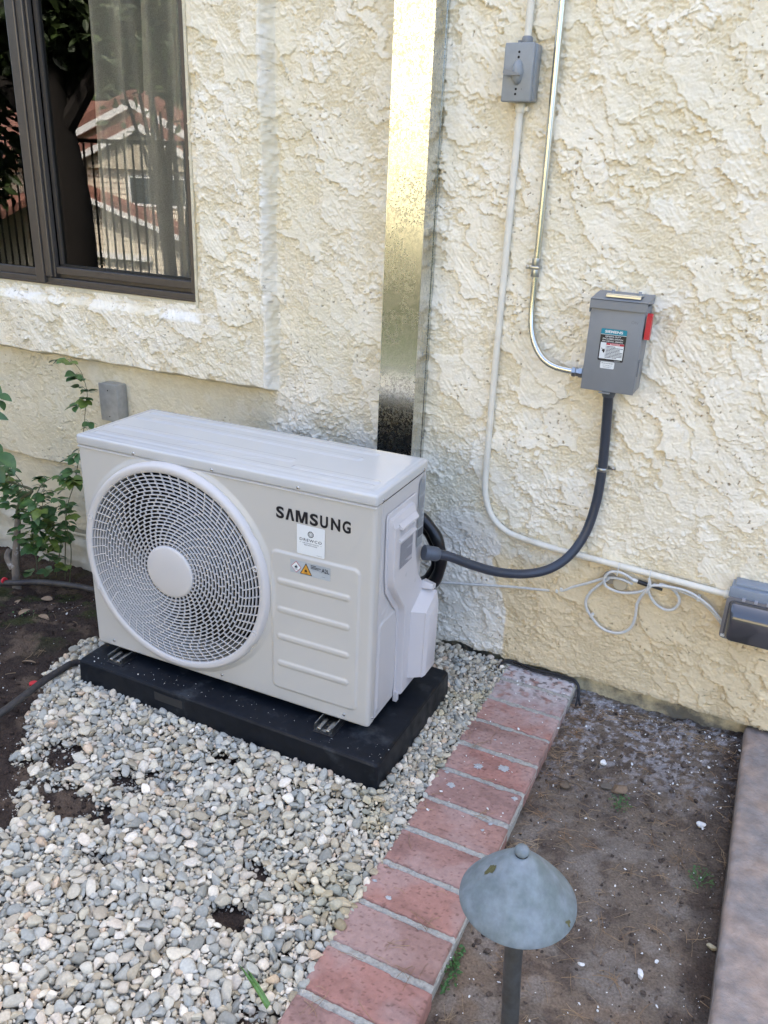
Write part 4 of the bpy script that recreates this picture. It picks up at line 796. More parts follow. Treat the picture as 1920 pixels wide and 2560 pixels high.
def gmask(x,y):
    # edge of the gravel at the left, bare patches of soil
    ex=np.interp(y,[-2.2,-1.5,-1.187,-1.142,-1.054,-.964,-.871,-.717,-.609,-.466,-.2,0],[-.80,-.78,-.847,-.90,-.99,-1.075,-1.13,-1.215,-1.235,-1.255,-1.28,-1.3])
    m=ss(0,.10,x-ex+.06*fbm(x*7,y*7,3,31))
    for cx,cy,a,b,s in ((-.70,-1.115,.13,.05,1),(-.54,-.955,.08,.025,.55),(-.62,-1.00,.06,.03,.6),(-.85,-1.00,.06,.045,.9),(-.92,-1.10,.07,.05,1),(-.16,-1.20,.06,.032,1),(-.18,-1.08,.055,.02,.7),(.0,-1.36,.05,.03,.8),(-.52,-1.22,.05,.02,.6),(-.44,-.83,.05,.014,.4)):
        d=((x-cx)/a)**2+((y-cy)/b)**2+.8*fbm(x*16,y*16,3,32); m=m*(1-s*ss(1.35,.45,d))
    return m*(1-.2*ss(.32,.5,fbm(x*12,y*12,3,33))*ss(-.80,-.9,y)*ss(-.25,-.4,x))
def gravel():
    N=240000; x=rng.uniform(-1.42,.062,N); y=rng.uniform(-1.62,-.005,N); m=gmask(x,y)
    sz=np.clip(rng.lognormal(math.log(.0047),.44,N),.0024,.0165)
    big=ss(-.6,-1.35,y); sz=sz*(1+.05*big)*(1-.18*ss(-.15,.0,x)*ss(-1.1,-.5,y)); 
    inpad=(x>px0-.002)&(x<px1+.002)&(y>py0-.002)&(y<py1+.002)
    keep=(m**2.6>rng.uniform(.004,.85,N)**1.6)&~inpad&(x+sz*.6<.058)
    x,y,sz=x[keep],y[keep],sz[keep]
    o=np.argsort(-sz); x,y,sz=x[o],y[o],sz[o]
    cell=.0170; grid={}; KX=[];KY=[];KS=[];L=[]
    cnt=[0,0]
    for a,b,s in zip(x,y,sz):
        ci,cj=int(a//cell),int(b//cell); lay=None
        ov=[1e9,1e9]
        for i in (ci-1,ci,ci+1):
            for j in (cj-1,cj,cj+1):
                for (p,q,t,l) in grid.get((i,j),()):
                    d=math.hypot(a-p,b-q)/(s+t)
                    if d<ov[l]: ov[l]=d
        if ov[0]>.64: lay=0
        elif ov[1]>.74 and s<.010: lay=1
        if lay is None: continue
        grid.setdefault((ci,cj),[]).append((a,b,s,lay)); KX.append(a);KY.append(b);KS.append(s);L.append(lay)
    KX,KY,KS,L=map(np.array,(KX,KY,KS,L)); mm=gmask(KX,KY); th=ss(.35,.9,mm)
    mound=.032*ss(.13,.02,np.maximum.reduce([px0-KX,KX-px1,py0-KY,KY-py1]))+.010
    Z=G(KX,KY)+KS*.35+th*(.012+mound*.75)+np.where(L==1,-.008*th-.001,.0)+rng.normal(0,.0016,len(KX))
    Z=np.minimum(Z,np.where(KX>-.03,.004,.1))
    ci=rng.choice(len(pal),len(KX),p=pal_p); C=pal[ci]*rng.uniform(.80,1.15,(len(KX),1))
    dirty=ss(.1,.4,fbm(KX*5,KY*5,3,35))*ss(-.25,-.02,KX)*.5; C=C*(1-dirty[:,None]*np.array([.15,.2,.4]))
    P=np.stack([KX,KY,Z],-1); bigm=KS>.0062
    print('stones',len(KX))
    Pa=P[bigm];Pb=P[~bigm]; 
    o1=scatter('gravel',Pa,KS[bigm]*1.12,C[bigm],PR2,M_gravel,3,tilt=.4,label='pale grey and beige river gravel spread around the black pad',kind='stuff')
    scatter('gravel_small',Pb,KS[~bigm]*1.12,C[~bigm],PR1,M_gravel,4,tilt=.5,label='finer gravel chips filling the gaps between the larger stones',kind='stuff')
    # under-layer of fines so that soil only shows in the bare patches
    n=16000; x=rng.uniform(-1.38,.055,n); y=rng.uniform(-1.6,-.01,n); m=gmask(x,y); k=(m>rng.uniform(.3,1.1,n)); x,y=x[k],y[k]
    return 
gravel()
# crumbs of soil, paint flecks, needles (stuff)
def crumbs():
    n=15000; x=rng.uniform(-1.75,.76,n); y=rng.uniform(-1.62,.0,n); k=((x>.275)&(x<.76))|((x<.02)&(gmask(x,y)<.75)); k&=~((x>.3)&(y<-.45)&(rng.random(n)<.45)); x,y=x[k],y[k]; s=np.clip(rng.lognormal(math.log(.0024),.6,len(x)),.0009,.010)
    z=G(x,y)+s*.3; d=np.array([.055,.04,.032]); c=d*rng.uniform(.6,1.6,(len(x),1)); r=(x>.27); c[r]=np.array([.13,.10,.08])*rng.uniform(.5,1.5,(r.sum(),1))
    scatter('soil_crumbs',np.stack([x,y,z],-1),s,c,PR1,M_soil,5,tilt=.8,kind='stuff',label='small crumbs of brown soil lying on the bare ground')
crumbs()
def fines():
    n=26000; x=rng.uniform(-1.35,.045,n); y=rng.uniform(-1.6,-.02,n); m=gmask(x,y); k=((m<.97)|(rng.random(n)<.12))&(m>.03)&~((x>px0)&(x<px1)&(y>py0)&(y<py1)); x,y,m=x[k],y[k],m[k]; s=np.clip(rng.lognormal(math.log(.0019),.45,len(x)),.0008,.005); c=np.where(rng.random((len(x),1))<.45,np.array([[.06,.045,.035]]),np.array([[.32,.30,.26]])*rng.uniform(.6,1.3,(len(x),1)))
    scatter('gravel_fines',np.stack([x,y,G(x,y)+.004+.008*m],-1),s,c,PR1,M_gravel,9,tilt=.8,kind='stuff',label='grit and soil crumbs mixed between the gravel stones and bare patches')
fines()
def flecks():
    n=1500; x=np.concatenate([rng.uniform(.275,.755,760),rng.uniform(.05,.27,110),rng.uniform(-1.7,-.7,350)]); y=np.concatenate([-rng.uniform(0,1,760)**1.7*1.35,-rng.uniform(0,1,110)**2*.75,rng.uniform(-1.3,-.1,350)])
    x=np.concatenate([x,rng.uniform(px0,px1,90)]); y=np.concatenate([y,rng.uniform(py0+.01,py0+.075,90)]); sz=np.clip(rng.lognormal(math.log(.0015),.55,len(x)),.0006,.0052); sz[-90:]*=.55; z=np.where((x>.045)&(x<.28),.0015,G(x,y)+.0035); z[-90:]=.0972; k=~((x<.04)&(x>-1.1)&(y>-.78)); k[-90:]=True; x,y,sz,z=x[k],y[k],sz[k],z[k]
    scatter('paint_flecks',np.stack([x,y,z],-1),sz,np.ones((len(x),3)),PR1,M_fleck,6,flat=.5,tilt=.4,kind='stuff',label='tiny white paint chips scattered over the soil and bricks')
flecks()
def needles():
    mb=MB(); q=random.Random(5)
    def one(x,y,z,L,a,cv):
        P=[]; 
        for i in range(5):
            t=i/4-.5; P.append((x+L*t*math.cos(a)-cv*(t*t)*math.sin(a),y+L*t*math.sin(a)+cv*(t*t)*math.cos(a),z+.004*math.sin((t+.5)*3.14)*q.random()+.0012))
        mb.tube(P,q.uniform(.00035,.0007),3,caps=False)
    for i in range(620):
        m=q.random()
        if m<.30: x=q.uniform(.275,.34); y=-q.uniform(.02,.9)
        elif m<.45: x=q.uniform(.30,.75); y=-q.uniform(.0,.12)
        elif m<.85: x=q.uniform(.28,.75); y=-q.uniform(.05,1.4)
        elif m<.89: x=q.uniform(.05,.27); y=-q.uniform(.2,1.3)
        else: x=q.uniform(-1.6,.0); y=-q.uniform(.1,1.1) if x<-1.1 else -q.uniform(.8,1.4)
        z=.001 if .045<x<.272 else (.014 if -1.1<x<.04 else 0)+float(G(np.array([x]),np.array([y]))[0])+.004
        if i%6==0:
            for j in range(4): one(x+q.uniform(-.012,.012),y+q.uniform(-.012,.012),z,q.uniform(.03,.06),q.uniform(0,6.28),q.uniform(-.02,.02))
        else: one(x,y,z,q.uniform(.02,.055),q.uniform(0,6.28),q.uniform(-.02,.02))
    mb.build('pine_needles',M_needle,None,fix=False,kind='stuff',label='dry brown pine needles littering the soil')
needles()
def stone(x,y,z,r,col,seed,label,sc=(1,1,1),rz=0,tilt=0,grp='loose stones on the soil'):
    V,F=proto(4,seed,1.0); V=V*r*np.array(sc); c,s=math.cos(rz),math.sin(rz); V=V@np.array([[c,s,0],[-s,c,0],[0,0,1]])
    bump_=fbm(V[:,0]*60+seed,V[:,1]*60+V[:,2]*50,3,seed)*r*.05; V=V*(1+bump_[:,None]/r)
    o=mesh_obj('stone',V,F,M_stone,None,True,np.tile(col,(len(V),1)),label=label,cat='stone',group=grp); o.location=(x,y,z); return o
stone(.479,-.392,-.034,.022,lin('7d6a57'),101,'largest brown stone lying on the bare soil between bricks and path',(1,1,.9),.5)
stone(.347,-.441,-.038,.014,lin('6b5d4e'),102,'small dark brown stone half sunk in the soil close to the bricks')
stone(.447,-.386,-.044,.018,lin('6e665c'),103,'flat grey brown stone sunk just left of the largest brown stone',(1,1,.5))
stone(.686,-.419,-.036,.0125,lin('d9d8d6'),104,'white oval pebble on the soil near the concrete path',(1,1,.9))
stone(.419,-.302,-.036,.0095,lin('e2e0dc'),105,'white angular chip on the soil behind the largest brown stone')
stone(.621,-.915,-.037,.0115,lin('e3e1df'),106,'white elongated pebble on the soil low in the picture right of the lamp post',(1,.8,.8),2.0)
stone(.509,-.947,-.038,.008,lin('d8d5d0'),107,'small white pebble on the soil just right of the lamp shade rim')
stone(.745,-.783,-.034,.012,lin('a89f86'),108,'speckled tan pebble against the edge of the concrete path')
# ------------------------------------------------------------------ path light
lp=empty('path_light',(.435,-1.203,-.045),label='weathered blue green metal path light with a conical hat on a post',cat='path light')
sh_=MB(); tl=Matrix.Rotation(R(-1.5),3,'Y')
prof=[(.0935,.383),(.0950,.384),(.0945,.3885),(.086,.401),(.070,.4205),(.053,.4395),(.036,.4570),(.024,.4695),(.018,.4745),(.0125,.4768),(.0105,.4775)]
inner=[(.0105,.474),(.020,.468),(.042,.446),(.080,.404),(.0925,.383)]
n=64; V=[];F=[]
for r,z in inner+prof:
    for k in range(n):
        a=2*math.pi*k/n; wv=1+.006*math.sin(3*a+1)*(r/.09)**2; zz_=z+.0016*math.sin(2*a)*(r/.09)**3; p=tl@Vector((r*wv*math.cos(a),r*wv*math.sin(a),zz_-.39)); V.append((p.x-.021,p.y,p.z+.39))
for i in range(len(inner+prof)-1):
    for k in range(n): F.append((i*n+k,i*n+(k+1)%n,(i+1)*n+(k+1)%n,(i+1)*n+k))
sho=sh_.add(V,F).build('lamp_shade',M_patina,lp,True,angle=60)
fp=[(.0001,.4905),(.005,.4898),(.0090,.4875),(.0118,.4830),(.0122,.4790),(.0105,.4760),(.0095,.4740)]
V=[];F=[];n=24
for r,z in fp:
    for k in range(n): a=2*math.pi*k/n; p=tl@Vector((r*math.cos(a),r*math.sin(a),z+.004-.39)); V.append((p.x-.021,p.y,p.z+.39))
for i in range(len(fp)-1):
    for k in range(n): F.append((i*n+k,(i+1)*n+k,(i+1)*n+(k+1)%n,i*n+(k+1)%n))
MB().add(V,F).build('finial',M_patina,lp,True,angle=70)
MB().tube([(0,0,-.05),(-.004,0,.1),(-.014,0,.25),(-.022,0,.462)],.0155,20,res=4).build('post',M_stem,lp,True)
for (r,a,s,m_) in ((.047,R(205),.0075,M_stain),(.088,R(-12),.005,M_stain)):
    zr=float(np.interp(r,[.0125,.024,.053,.0945],[.4768,.4695,.4395,.3885])); V=[]; c0=Vector((r*math.cos(a),r*math.sin(a),zr+.0012-.39)); nn=14
    for i in range(nn):
        t=2*math.pi*i/nn; rr=s*(1+.4*random.uniform(-1,1)); dr=rr*math.sin(t); da=rr*math.cos(t); r2=r+dr; a2_=a+da/max(r,.02); z2=float(np.interp(r2,[.0125,.024,.053,.0945],[.4768,.4695,.4395,.3885])); p=tl@Vector((r2*math.cos(a2_),r2*math.sin(a2_),z2+.0012-.39)); V.append((p.x-.021,p.y,p.z+.39))
    p=tl@c0; V.append((p.x-.021,p.y,p.z+.39)); mesh_obj('stain',V,[(i,(i+1)%nn,nn) for i in range(nn)],m_,sho)
# ------------------------------------------------------------------ black wires over the last brick, drip tubing
MB().tube([(.030,-.075,-.015),(.033,-.050,.004),(.040,-.024,.010),(.060,-.010,.011),(.10,-.012,.010),(.145,-.018,.009),(.19,-.012,.009),(.235,-.010,.009),(.262,-.012,.008),(.281,-.022,-.005),(.290,-.045,-.030),(.300,-.062,-.042)],.0036,8,res=6).tube([(.028,-.085,-.018),(.036,-.040,.006),(.060,-.020,.008),(.12,-.024,.007),(.17,-.026,.007),(.22,-.018,.007),(.270,-.020,.004),(.284,-.035,-.02),(.288,-.07,-.044)],.0028,8,res=6).build('low_voltage_wire',M_blk,None,True,label='pair of thin black wires crossing the top of the brick row at the wall',cat='wire')
dt=MB().tube([(-1.040,-.655,-.012),(-1.099,-.685,.016),(-1.106,-.752,.020),(-1.103,-.820,.022),(-1.092,-.907,.022),(-1.091,-.977,.018),(-1.10,-1.10,.010),(-1.15,-1.4,0.0)],.0105,14,res=6).build('drip_tube',M_drip,None,True,label='black irrigation tube leaving the left end of the pad over the gravel',cat='tube',group='irrigation tubes')
MB().lathe([(.0118,-.003),(.0118,.003)],(-1.116,-.835,.024),'Z',12).build('red_marker',M_redp,dt)
dt2=MB().tube([(-2.4,-.52,-.045),(-1.95,-.40,-.045),(-1.80,-.352,-.045),(-1.70,-.30,-.040),(-1.60,-.27,-.035),(-1.45,-.25,-.03),(-1.2,-.25,-.03)],.0115,12,res=6).build('drip_tube',M_drip,None,True,label='black irrigation tube on the dark soil at the foot of the rose bushes',cat='tube',group='irrigation tubes')
MB().lathe([(.0125,-.004),(.0125,.004)],(-1.80,-.352,-.036),'X',12).build('red_marker',M_redp,dt2)
# ------------------------------------------------------------------ plants
def leafmesh(mb,p,d,L,W,roll,fold=.25,droop=.15):
    d=Vector(d).normalized(); up=Vector((0,0,1)); s=d.cross(up); s=s.normalized() if s.length>.05 else Vector((1,0,0)); nn=s.cross(d).normalized(); q=Matrix.Rotation(roll,3,d); s=q@s; nn=q@nn; p=Vector(p)
    prof=((0,.0),(.12,.30),(.3,.47),(.5,.5),(.7,.40),(.86,.22),(1,.0)); V=[];F=[]
    for t,wv in prof:
        c=p+d*L*t-nn*droop*L*t*t; V+= [c-s*W*wv+nn*W*wv*fold,c,c+s*W*wv+nn*W*wv*fold]
    for i in range(len(prof)-1):
        a=i*3; F+=[(a,a+1,a+4,a+3),(a+1,a+2,a+5,a+4)]
    mb.add(V,F)
def sprig(lf,st,p,d,L,q,lw=.55,n=5,ls=.026):   # compound leaf
    d=Vector(d).normalized(); p=Vector(p); end=p+d*L; mid=p+d*L*.55+Vector((0,0,.006)); st.tube([p,mid,end],.0008,4,caps=False)
    side=d.cross(Vector((0,0,1))); side=side.normalized() if side.length>.1 else Vector((1,0,0))
    def go(pp,dd,s): leafmesh(lf,pp,dd,s,s*lw*1.15,q.uniform(-.6,.6),q.uniform(.1,.35),q.uniform(0,.35))
    go(end,d+Vector((0,0,q.uniform(-.4,.2))),ls*1.15)
    for i in range((n-1)//2):
        pp=mid.lerp(end,1-i*.75) if i==0 else mid
        for sg in (-1,1): go(pp,d*.55+side*sg+Vector((0,0,q.uniform(-.3,.2))),ls*q.uniform(.8,1.05))
def rose(name,canes,nspr,seed,ls,label,r0=.0022,extra=None):
    q=random.Random(seed); root=empty(name,canes[0][0],label=label,cat='rose bush',group='rose bushes by the wall'); o=canes[0][0]; lf=MB(); st=MB(); lf2=MB()
    for ci,P in enumerate(canes):
        Q=spline([Vector(p)-Vector(o) for p in P],8); st.tube(Q,lambda t:r0*(1-.65*t),7)
        for i in range(nspr[ci]):
            k=.12+.88*(i+q.random())/nspr[ci]; p=Q[min(int(k*(len(Q)-1)),len(Q)-1)]; a=q.uniform(0,6.28); 
            d=Vector((math.cos(a),-.25-.55*abs(math.sin(a)),q.uniform(-.25,.5))); sprig(lf if q.random()>.12 else lf2,st,p,d,q.uniform(.028,.055),q,q.uniform(.5,.68),q.choice((3,5,5)),ls*q.uniform(.75,1.2))
    st.build('cane',M_cane,root,True,fix=False); lf.build('foliage',M_leaf,root,True,angle=50,fix=False)
    if lf2.v: lf2.build('foliage',M_leaf2,root,True,angle=50,fix=False)
    return root,o
rose('rose_bush',[[(-1.746,-.12,-.12),(-1.719,-.12,.05),(-1.689,-.12,.2),(-1.644,-.115,.306),(-1.607,-.11,.42),(-1.583,-.10,.521),(-1.560,-.10,.619),(-1.558,-.09,.663),(-1.576,-.09,.733),(-1.622,-.09,.776)],[(-1.70,-.14,-.11),(-1.66,-.15,.05),(-1.65,-.17,.18),(-1.64,-.16,.26)],[(-1.69,-.12,.19),(-1.66,-.16,.23),(-1.62,-.18,.22)]],[22,6,5],11,.036,'slender rose cane climbing the wall left of the outdoor unit with sparse leaflets')
rose('rose_bush',[[(-1.80,-.20,-.13),(-1.79,-.20,.06),(-1.74,-.19,.22),(-1.70,-.20,.33)],[(-1.80,-.20,.0),(-1.75,-.24,.15),(-1.69,-.24,.24),(-1.63,-.22,.28)],[(-1.78,-.18,.02),(-1.71,-.2,.12),(-1.665,-.2,.20)],[(-1.79,-.2,.08),(-1.80,-.2,.26),(-1.84,-.21,.34),(-1.88,-.2,.36)],[(-1.76,-.15,-.1),(-1.72,-.14,.06),(-1.70,-.15,.15)],[(-1.79,-.2,.16),(-1.73,-.2,.30),(-1.66,-.17,.35),(-1.60,-.15,.34)]],[10,12,10,10,9,10],12,.044,'dense low rose bush with dark green leaves in front of the limewashed wall foot')
rt,o=rose('rose_bush',[[(-1.835,-.27,-.16),(-1.838,-.26,-.02),(-1.815,-.25,.10),(-1.805,-.25,.21)],[(-1.805,-.25,.20),(-1.76,-.26,.27),(-1.70,-.26,.315),(-1.78,-.27,.33),(-1.88,-.28,.34)]],[0,9],13,.036,'old woody rose stump with flaking white paint at the left edge',.008)
MB().tube([(0,0,-.02),(-.006,0,.05),(0,0,.10),(.004,0,.15),(.018,.01,.25),(.03,.02,.34)],lambda t:.019-.008*t,14,res=5).tube([(-.01,.0,.13),(-.035,0,.17),(-.03,.01,.20)],lambda t:.015-.006*t,12,res=4).build('stump',M_wood,rt,True)
# big leaved shrub at the very left
q=random.Random(3); root=empty('leafy_shrub',(-1.90,-.34,-.08),label='leafy shrub with large glossy dark leaves at the left edge of the picture',cat='shrub'); lf=MB(); st=MB(); o=Vector((-1.90,-.34,-.08))
for P in ([(-1.90,-.34,-.08),(-1.86,-.33,.2),(-1.83,-.32,.42),(-1.80,-.31,.62)],[(-1.90,-.34,0),(-1.88,-.32,.4),(-1.86,-.3,.75),(-1.82,-.3,1.0)]):
    Q=spline([Vector(p)-o for p in P],8); st.tube(Q,lambda t:.005*(1-.6*t),8)
for (x,y,z,dx_,dz_,L,W) in ((-1.80,-.31,.93,.8,.0,.085,.028),(-1.80,-.30,.90,.55,-.25,.055,.02),(-1.78,-.31,.78,.5,-.1,.07,.035),(-1.78,-.30,.71,.6,-.4,.06,.033),(-1.74,-.31,.675,.95,.0,.060,.030),(-1.74,-.31,.655,.6,-.45,.040,.028),(-1.77,-.30,.66,.2,.5,.045,.03),(-1.79,-.31,.60,.9,.05,.075,.028),(-1.80,-.33,.50,.7,-.35,.075,.06),(-1.79,-.33,.53,.3,.6,.06,.05),(-1.78,-.33,.46,.75,-.3,.06,.055),(-1.75,-.33,.47,.8,-.25,.085,.048),(-1.80,-.33,.41,.6,-.5,.07,.055),(-1.82,-.33,.56,.4,-.7,.075,.06),(-1.80,-.32,.84,.7,-.55,.05,.026),(-1.84,-.32,.38,.8,-.2,.08,.05)):
    leafmesh(lf,Vector((x,y,z))-o,(dx_,-.12,dz_),L,W,q.uniform(-.3,.9),.15,.3); st.tube([Vector((x,y,z))-o,Vector((x-.05,y+.01,z-.03))-o],.0015,5)
st.build('stem',M_cane,root,True,fix=False); lf.build('foliage',M_leaf,root,True,angle=50,fix=False)
def weed(name,x,y,z,rad,n,L,label,cat='weed',seed=1,m_=None,grp=None,sx=1,sy=1):
    q=random.Random(seed); mb=MB()
    for i in range(n):
        a=q.uniform(0,6.28); r=rad*math.sqrt(q.random()); px=r*math.cos(a)*sx; py=r*math.sin(a)*sy; h=q.uniform(.002,.02); leafmesh(mb,(px,py,h),(math.cos(a*3),math.sin(a*3),q.uniform(-.1,.9)),L*q.uniform(.6,1.2),L*.6,q.uniform(-.5,.5))
        if i%5==0: mb.tube([(px*.3,py*.3,-.004),(px*.7,py*.7,h*.8),(px,py,h)],.0006,4)
    o=mb.build(name,m_ or M_weed,None,fix=False,label=label,cat=cat); o.location=(x,y,z)
    if grp: o['group']=grp
weed('weed',.285,-1.085,-.045,.035,90,.008,'small green weed in the soil against the side of the bricks behind the lamp',seed=2,sx=.35,sy=1.9)
weed('weed',.49,-.44,-.045,.028,60,.006,'tiny moss tuft in front of the largest brown stone',seed=3)
weed('moss',-1.42,-.50,-.075,.13,420,.010,'patch of low green moss on the dark soil left of the pad','moss',seed=4,sx=1.5,sy=.8)
weed('weed',.70,-.60,-.045,.03,60,.006,'faint moss tuft near the concrete path',seed=5)
sp=MB()
for k_,(a,L) in enumerate(((0,.085),(.14,.07),(-.1,.05))):
    P=[]; 
    V=[];F=[]
    for i in range(7):
        t=i/6; wd=.0042*(1-t**3); c=Vector((-L*t*math.cos(a+.1),L*.45*t*math.sin(a+.9)+.02*a,.012+.035*t-.01*t*t)); V+=[c+Vector((0,-wd,.002)),c,c+Vector((0,wd,.002))]
    for i in range(6): b_=i*3; F+=[(b_,b_+1,b_+4,b_+3),(b_+1,b_+2,b_+5,b_+4)]
    sp.add(V,F)
spo=sp.build('grass_sprout',mat('blade_green',(.10,.20,.045),.45,var=.2,vscale=60),None,True,fix=False,label='single green blade shoot poking through the gravel by the near bricks',cat='sprout'); spo.location=(.022,-1.345,-.004)
q=random.Random(9)
for i,(x,y,L,lab) in enumerate(((-1.50,-.47,.05,'curled pale dry leaf on the mossy soil, nearest the pad'),(-1.56,-.50,.055,'broad tan dry leaf on the mossy soil'),(-1.62,-.30,.05,'brown dry leaf under the rose bushes'),(-1.72,-.36,.045,'dark dry leaf beside the irrigation tube'),(-1.30,-.72,.045,'dry leaf between soil and gravel at the left'))):
    m=MB(); leafmesh(m,(0,0,.006),(math.cos(i*1.7),math.sin(i*1.7),.12),L,L*.5,q.uniform(-.4,.4),.3,.2); o=m.build('dry_leaf',M_dry,None,True,fix=False,label=lab,cat='dry leaf',group='dry leaves on the left soil'); o.location=(x,y,float(G(np.array([x]),np.array([y]))[0])+.004)
# ------------------------------------------------------------------ what stands opposite (seen in the window and the metal)
M_sid=mat('siding_paint',(.74,.66,.52),rough=.8,var=.05); M_tile=mat('roof_tile',(.24,.11,.08),rough=.8,var=.35,vscale=3,bump=.5,bscale=9,bdist=.05); M_white=mat('fascia_paint',(.80,.80,.78),rough=.6); M_iron=mat('iron_fence',(.02,.017,.015),rough=.5)
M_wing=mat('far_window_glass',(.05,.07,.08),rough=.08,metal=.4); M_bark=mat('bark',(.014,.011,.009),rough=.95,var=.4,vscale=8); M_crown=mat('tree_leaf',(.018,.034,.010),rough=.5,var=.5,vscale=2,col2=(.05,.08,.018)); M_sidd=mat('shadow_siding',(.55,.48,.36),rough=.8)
nh=empty('neighbour_house',(-16,-16,-2),label='sunlit cream house with red tile roofs reflected in the window pane',cat='house')
def nl(x,y,z): return (x+16,y+16,z+2)
w_=MB(); 
for i in range(34): z=-2+.135*i; w_.loft([[nl(-18.6,-16.02,z),nl(-13.2,-16.02,z),nl(-13.2,-15.975,z),nl(-18.6,-15.975,z)],[nl(-18.6,-16.02,z+.133),nl(-13.2,-16.02,z+.133),nl(-13.2,-16.0,z+.133),nl(-18.6,-16.0,z+.133)]])
w_.box(nl(-18.6,-19,-2),nl(-13.2,-16.03,2.6)); w_.box(nl(-23,-19,-2),nl(-18.6,-15.9,1.5)); w_.build('wall',M_sid,nh)
def gable(x0,x1,xr,z0,zr,y,dep=3.2,th=.16,over=.4):
    r=MB(); f=MB()
    for a,b in (((x0,z0),(xr,zr)),((xr,zr),(x1,z0))):
        r.loft([[nl(a[0],y+over,a[1]+.10),nl(b[0],y+over,b[1]+.10),nl(b[0],y+over,b[1]+.34),nl(a[0],y+over,a[1]+.34)],[nl(a[0],y-dep,a[1]+.10),nl(b[0],y-dep,b[1]+.10),nl(b[0],y-dep,b[1]+.34),nl(a[0],y-dep,a[1]+.34)]])
        f.loft([[nl(a[0],y+over+.05,a[1]-.08),nl(b[0],y+over+.05,b[1]-.08),nl(b[0],y+over+.05,b[1]+.09),nl(a[0],y+over+.05,a[1]+.09)],[nl(a[0],y+over-.03,a[1]-.08),nl(b[0],y+over-.03,b[1]-.08),nl(b[0],y+over-.03,b[1]+.09),nl(a[0],y+over-.03,a[1]+.09)]])
    r.build('roof',M_tile,nh); f.build('fascia',M_white,nh)
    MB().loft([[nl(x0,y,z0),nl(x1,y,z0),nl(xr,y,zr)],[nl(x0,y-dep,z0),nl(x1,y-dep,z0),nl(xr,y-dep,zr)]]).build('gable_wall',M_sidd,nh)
gable(-18.4,-12.6,-15.3,1.72,2.86,-15.98,.5,over=.22); gable(-17.8,-12.8,-15.0,1.32,2.32,-15.80,.2,over=.15)
MB().loft([[nl(-18.2,-15.6,.92),nl(-13.8,-15.6,-.25),nl(-13.8,-15.6,-.05),nl(-18.2,-15.6,1.10)],[nl(-18.2,-15.97,.97),nl(-13.8,-15.97,-.20),nl(-13.8,-15.97,.0),nl(-18.2,-15.97,1.15)]]).build('roof',M_tile,nh)
MB().loft([[nl(-18.2,-15.55,.80),nl(-13.8,-15.55,-.37),nl(-13.8,-15.55,-.24),nl(-18.2,-15.55,.93)],[nl(-18.2,-15.62,.80),nl(-13.8,-15.62,-.37),nl(-13.8,-15.62,-.24),nl(-18.2,-15.62,.93)]]).build('fascia',M_white,nh)
MB().box(nl(-17.5,-15.95,-1.0),nl(-15.1,-15.8,-.85)).build('ledge',M_white,nh)
wn=MB().box(nl(-15.75,-15.99,.42),nl(-13.8,-15.93,1.20)).build('window',M_white,nh)
MB().box(nl(-15.66,-15.93,.50),nl(-14.78,-15.915,1.12)).box(nl(-14.70,-15.93,.50),nl(-13.88,-15.915,1.12)).build('pane',M_wing,wn)
MB().loft([[nl(-23,-15.2,1.35),nl(-18.7,-15.2,1.35),nl(-18.7,-15.2,1.6),nl(-23,-15.2,1.6)],[nl(-23,-19,3.0),nl(-18.7,-19,3.0),nl(-18.7,-19,3.2),nl(-23,-19,3.2)]]).build('roof',M_tile,nh)
MB().loft([[nl(-23,-13.6,-.9),nl(-18.9,-13.6,-.4),nl(-18.9,-13.6,-.2),nl(-23,-13.6,-.7)],[nl(-23,-16,.0),nl(-18.9,-16,.5),nl(-18.9,-16,.7),nl(-23,-16,.2)]]).build('roof',M_tile,nh)
n2=empty('neighbour_house',(-6,-16,-2),label='tall sunlit yellow cream house front standing directly opposite the duct',cat='house')
MB().box((-4.6,-4,0),(9,0,9.0)).build('wall',mat('yellow_wall',(.50,.445,.275),.85,var=.05),n2); MB().box((-5.0,-4.4,9.0),(9.4,.5,9.3)).build('roof',M_tile,n2)
MB().box((1.2,.001,4.2),(2.4,.03,5.8)).build('window',M_wing,n2)
hg=MB(); q=random.Random(21)
def blob(mb,c,rad,n,L,q):
    for i in range(n):
        v=Vector((q.gauss(0,1),q.gauss(0,1),q.gauss(0,1))).normalized()*(q.random()**.35); p=Vector(c)+Vector((v.x*rad[0],v.y*rad[1],v.z*rad[2])); d=Vector((q.uniform(-1,1),q.uniform(-1,1),q.uniform(-.7,.5))); leafmesh(mb,p,d,L*q.uniform(.6,1.3),L*.5,q.uniform(-1.5,1.5))
hr=empty('hedge',(-6.5,-9,-2),label='green hedge below the yellow house opposite',cat='hedge')
for i in range(5,17): blob(hg,(-4.5+.75*i,0,1.55+.15*math.sin(i*1.7)),(.6,.5,1.5),330,.20,q)
hg.build('foliage',M_crown,hr,fix=False); MB().box((-1.0,-.15,0),(7.8,.15,2.6)).build('inner_mass',M_bark,hr)
fe=empty('iron_fence',(-6,-5,0),label='black iron picket fence reflected in the window pane',cat='fence')
f=MB(); f.box((-8,-.02,1.62),(11,.02,1.66)).box((-8,-.02,.12),(11,.02,.16)).build('rail',M_iron,fe)
for i in range(6): 
    px_=-6.2+i*2.5; MB().box((px_,-.03,-.05),(px_+.06,.03,1.72)).build('post',M_iron,fe)
f=MB()
for i in range(110): x=-6+.112*i-1.2; f.box((x,-.008,.16),(x+.016,.008,1.62))
f.build('pickets',M_iron,fe)
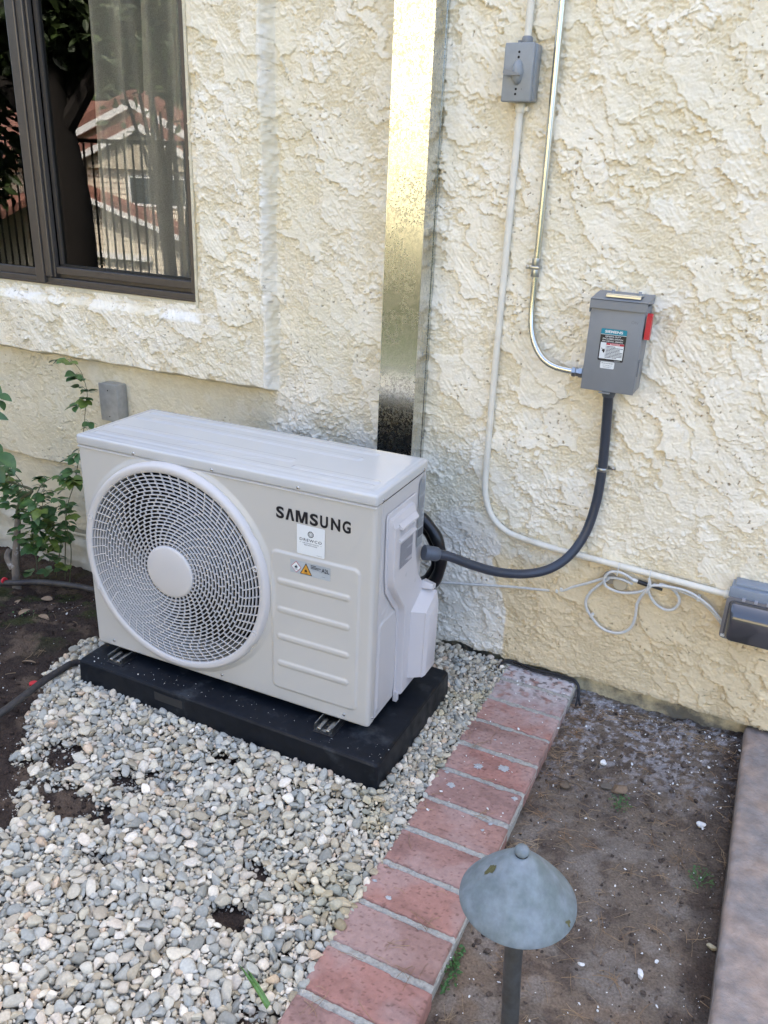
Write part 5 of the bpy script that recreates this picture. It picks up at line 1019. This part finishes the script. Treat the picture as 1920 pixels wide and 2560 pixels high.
def tree(x,y,h,r,crown,label,seed,L=.16,n=900):
    q=random.Random(seed); t=empty('tree',(x,y,-.05),label=label,cat='tree',group='trees opposite'); m=MB()
    m.tube([(0,0,-.1),(.05,0,h*.4),(-.04,.03,h*.75),(.02,0,h)],lambda t_:r*(1-.45*t_),14,res=4)
    for (cx,cy_,cz,a,b,c) in crown: m.tube([(0,0,h*.6),((cx)*.5,(cy_)*.5,(h*.7+cz)/2),(cx,cy_,cz)],lambda t_:r*.35*(1-.7*t_),8,res=3)
    m.build('trunk',M_bark,t,True,fix=False); c_=MB()
    for (cx,cy_,cz,a,b,c) in crown: blob(c_,(cx,cy_,cz),(a,b,c),n,L,q)
    c_.build('crown',M_crown,t,fix=False)
tree(-5.72,-3.9,2.7,.27,[(-.6,-.4,3.1,1.3,1.1,1.0),(.5,-.6,3.3,1.3,1.0,1.1),(-1.6,-.2,2.6,.9,.9,.9),(1.5,-.3,3.2,1.0,.9,.9),(.1,-.2,2.75,.7,.6,.55)],'dark trunked tree reflected in the left half of the right window pane',31,.15,2600)
tree(-17,-22,5.5,.4,[(0,0,5.0,5.5,2,3.4),(7,0,5.2,4.5,2,3.2),(-6,0,5,4,2,3)],'tall dark tree standing behind the red tiled house opposite',37,.5,2600)
tree(-7.6,-4.6,2.2,.10,[(0,0,2.4,1.2,1.0,1.2),(.2,.5,1.4,.7,.6,.6)],'leafy tree reflected in the left window pane',32,.14)
q=random.Random(44); t=empty('shrub',(-3.7,-3.0,-.05),label='multi stemmed slender shrub reflected at the right of the window pane',cat='shrub'); m=MB(); c_=MB()
for i in range(9):
    x0=q.uniform(-.08,.10); x1=q.uniform(-.45,.40); h=q.uniform(1.7,2.5); m.tube([(x0,q.uniform(-.1,.1),0),(x0+.4*(x1-x0),0,h*.5),(x1,q.uniform(-.3,.3),h)],lambda t_:.034*(1-.75*t_),8,res=4)
    blob(c_,(x1,0,h+.1),(.35,.35,.45),60,.08,q)
m.build('stem',M_bark,t,True,fix=False); c_.build('foliage',M_crown,t,fix=False)
print('DONE')
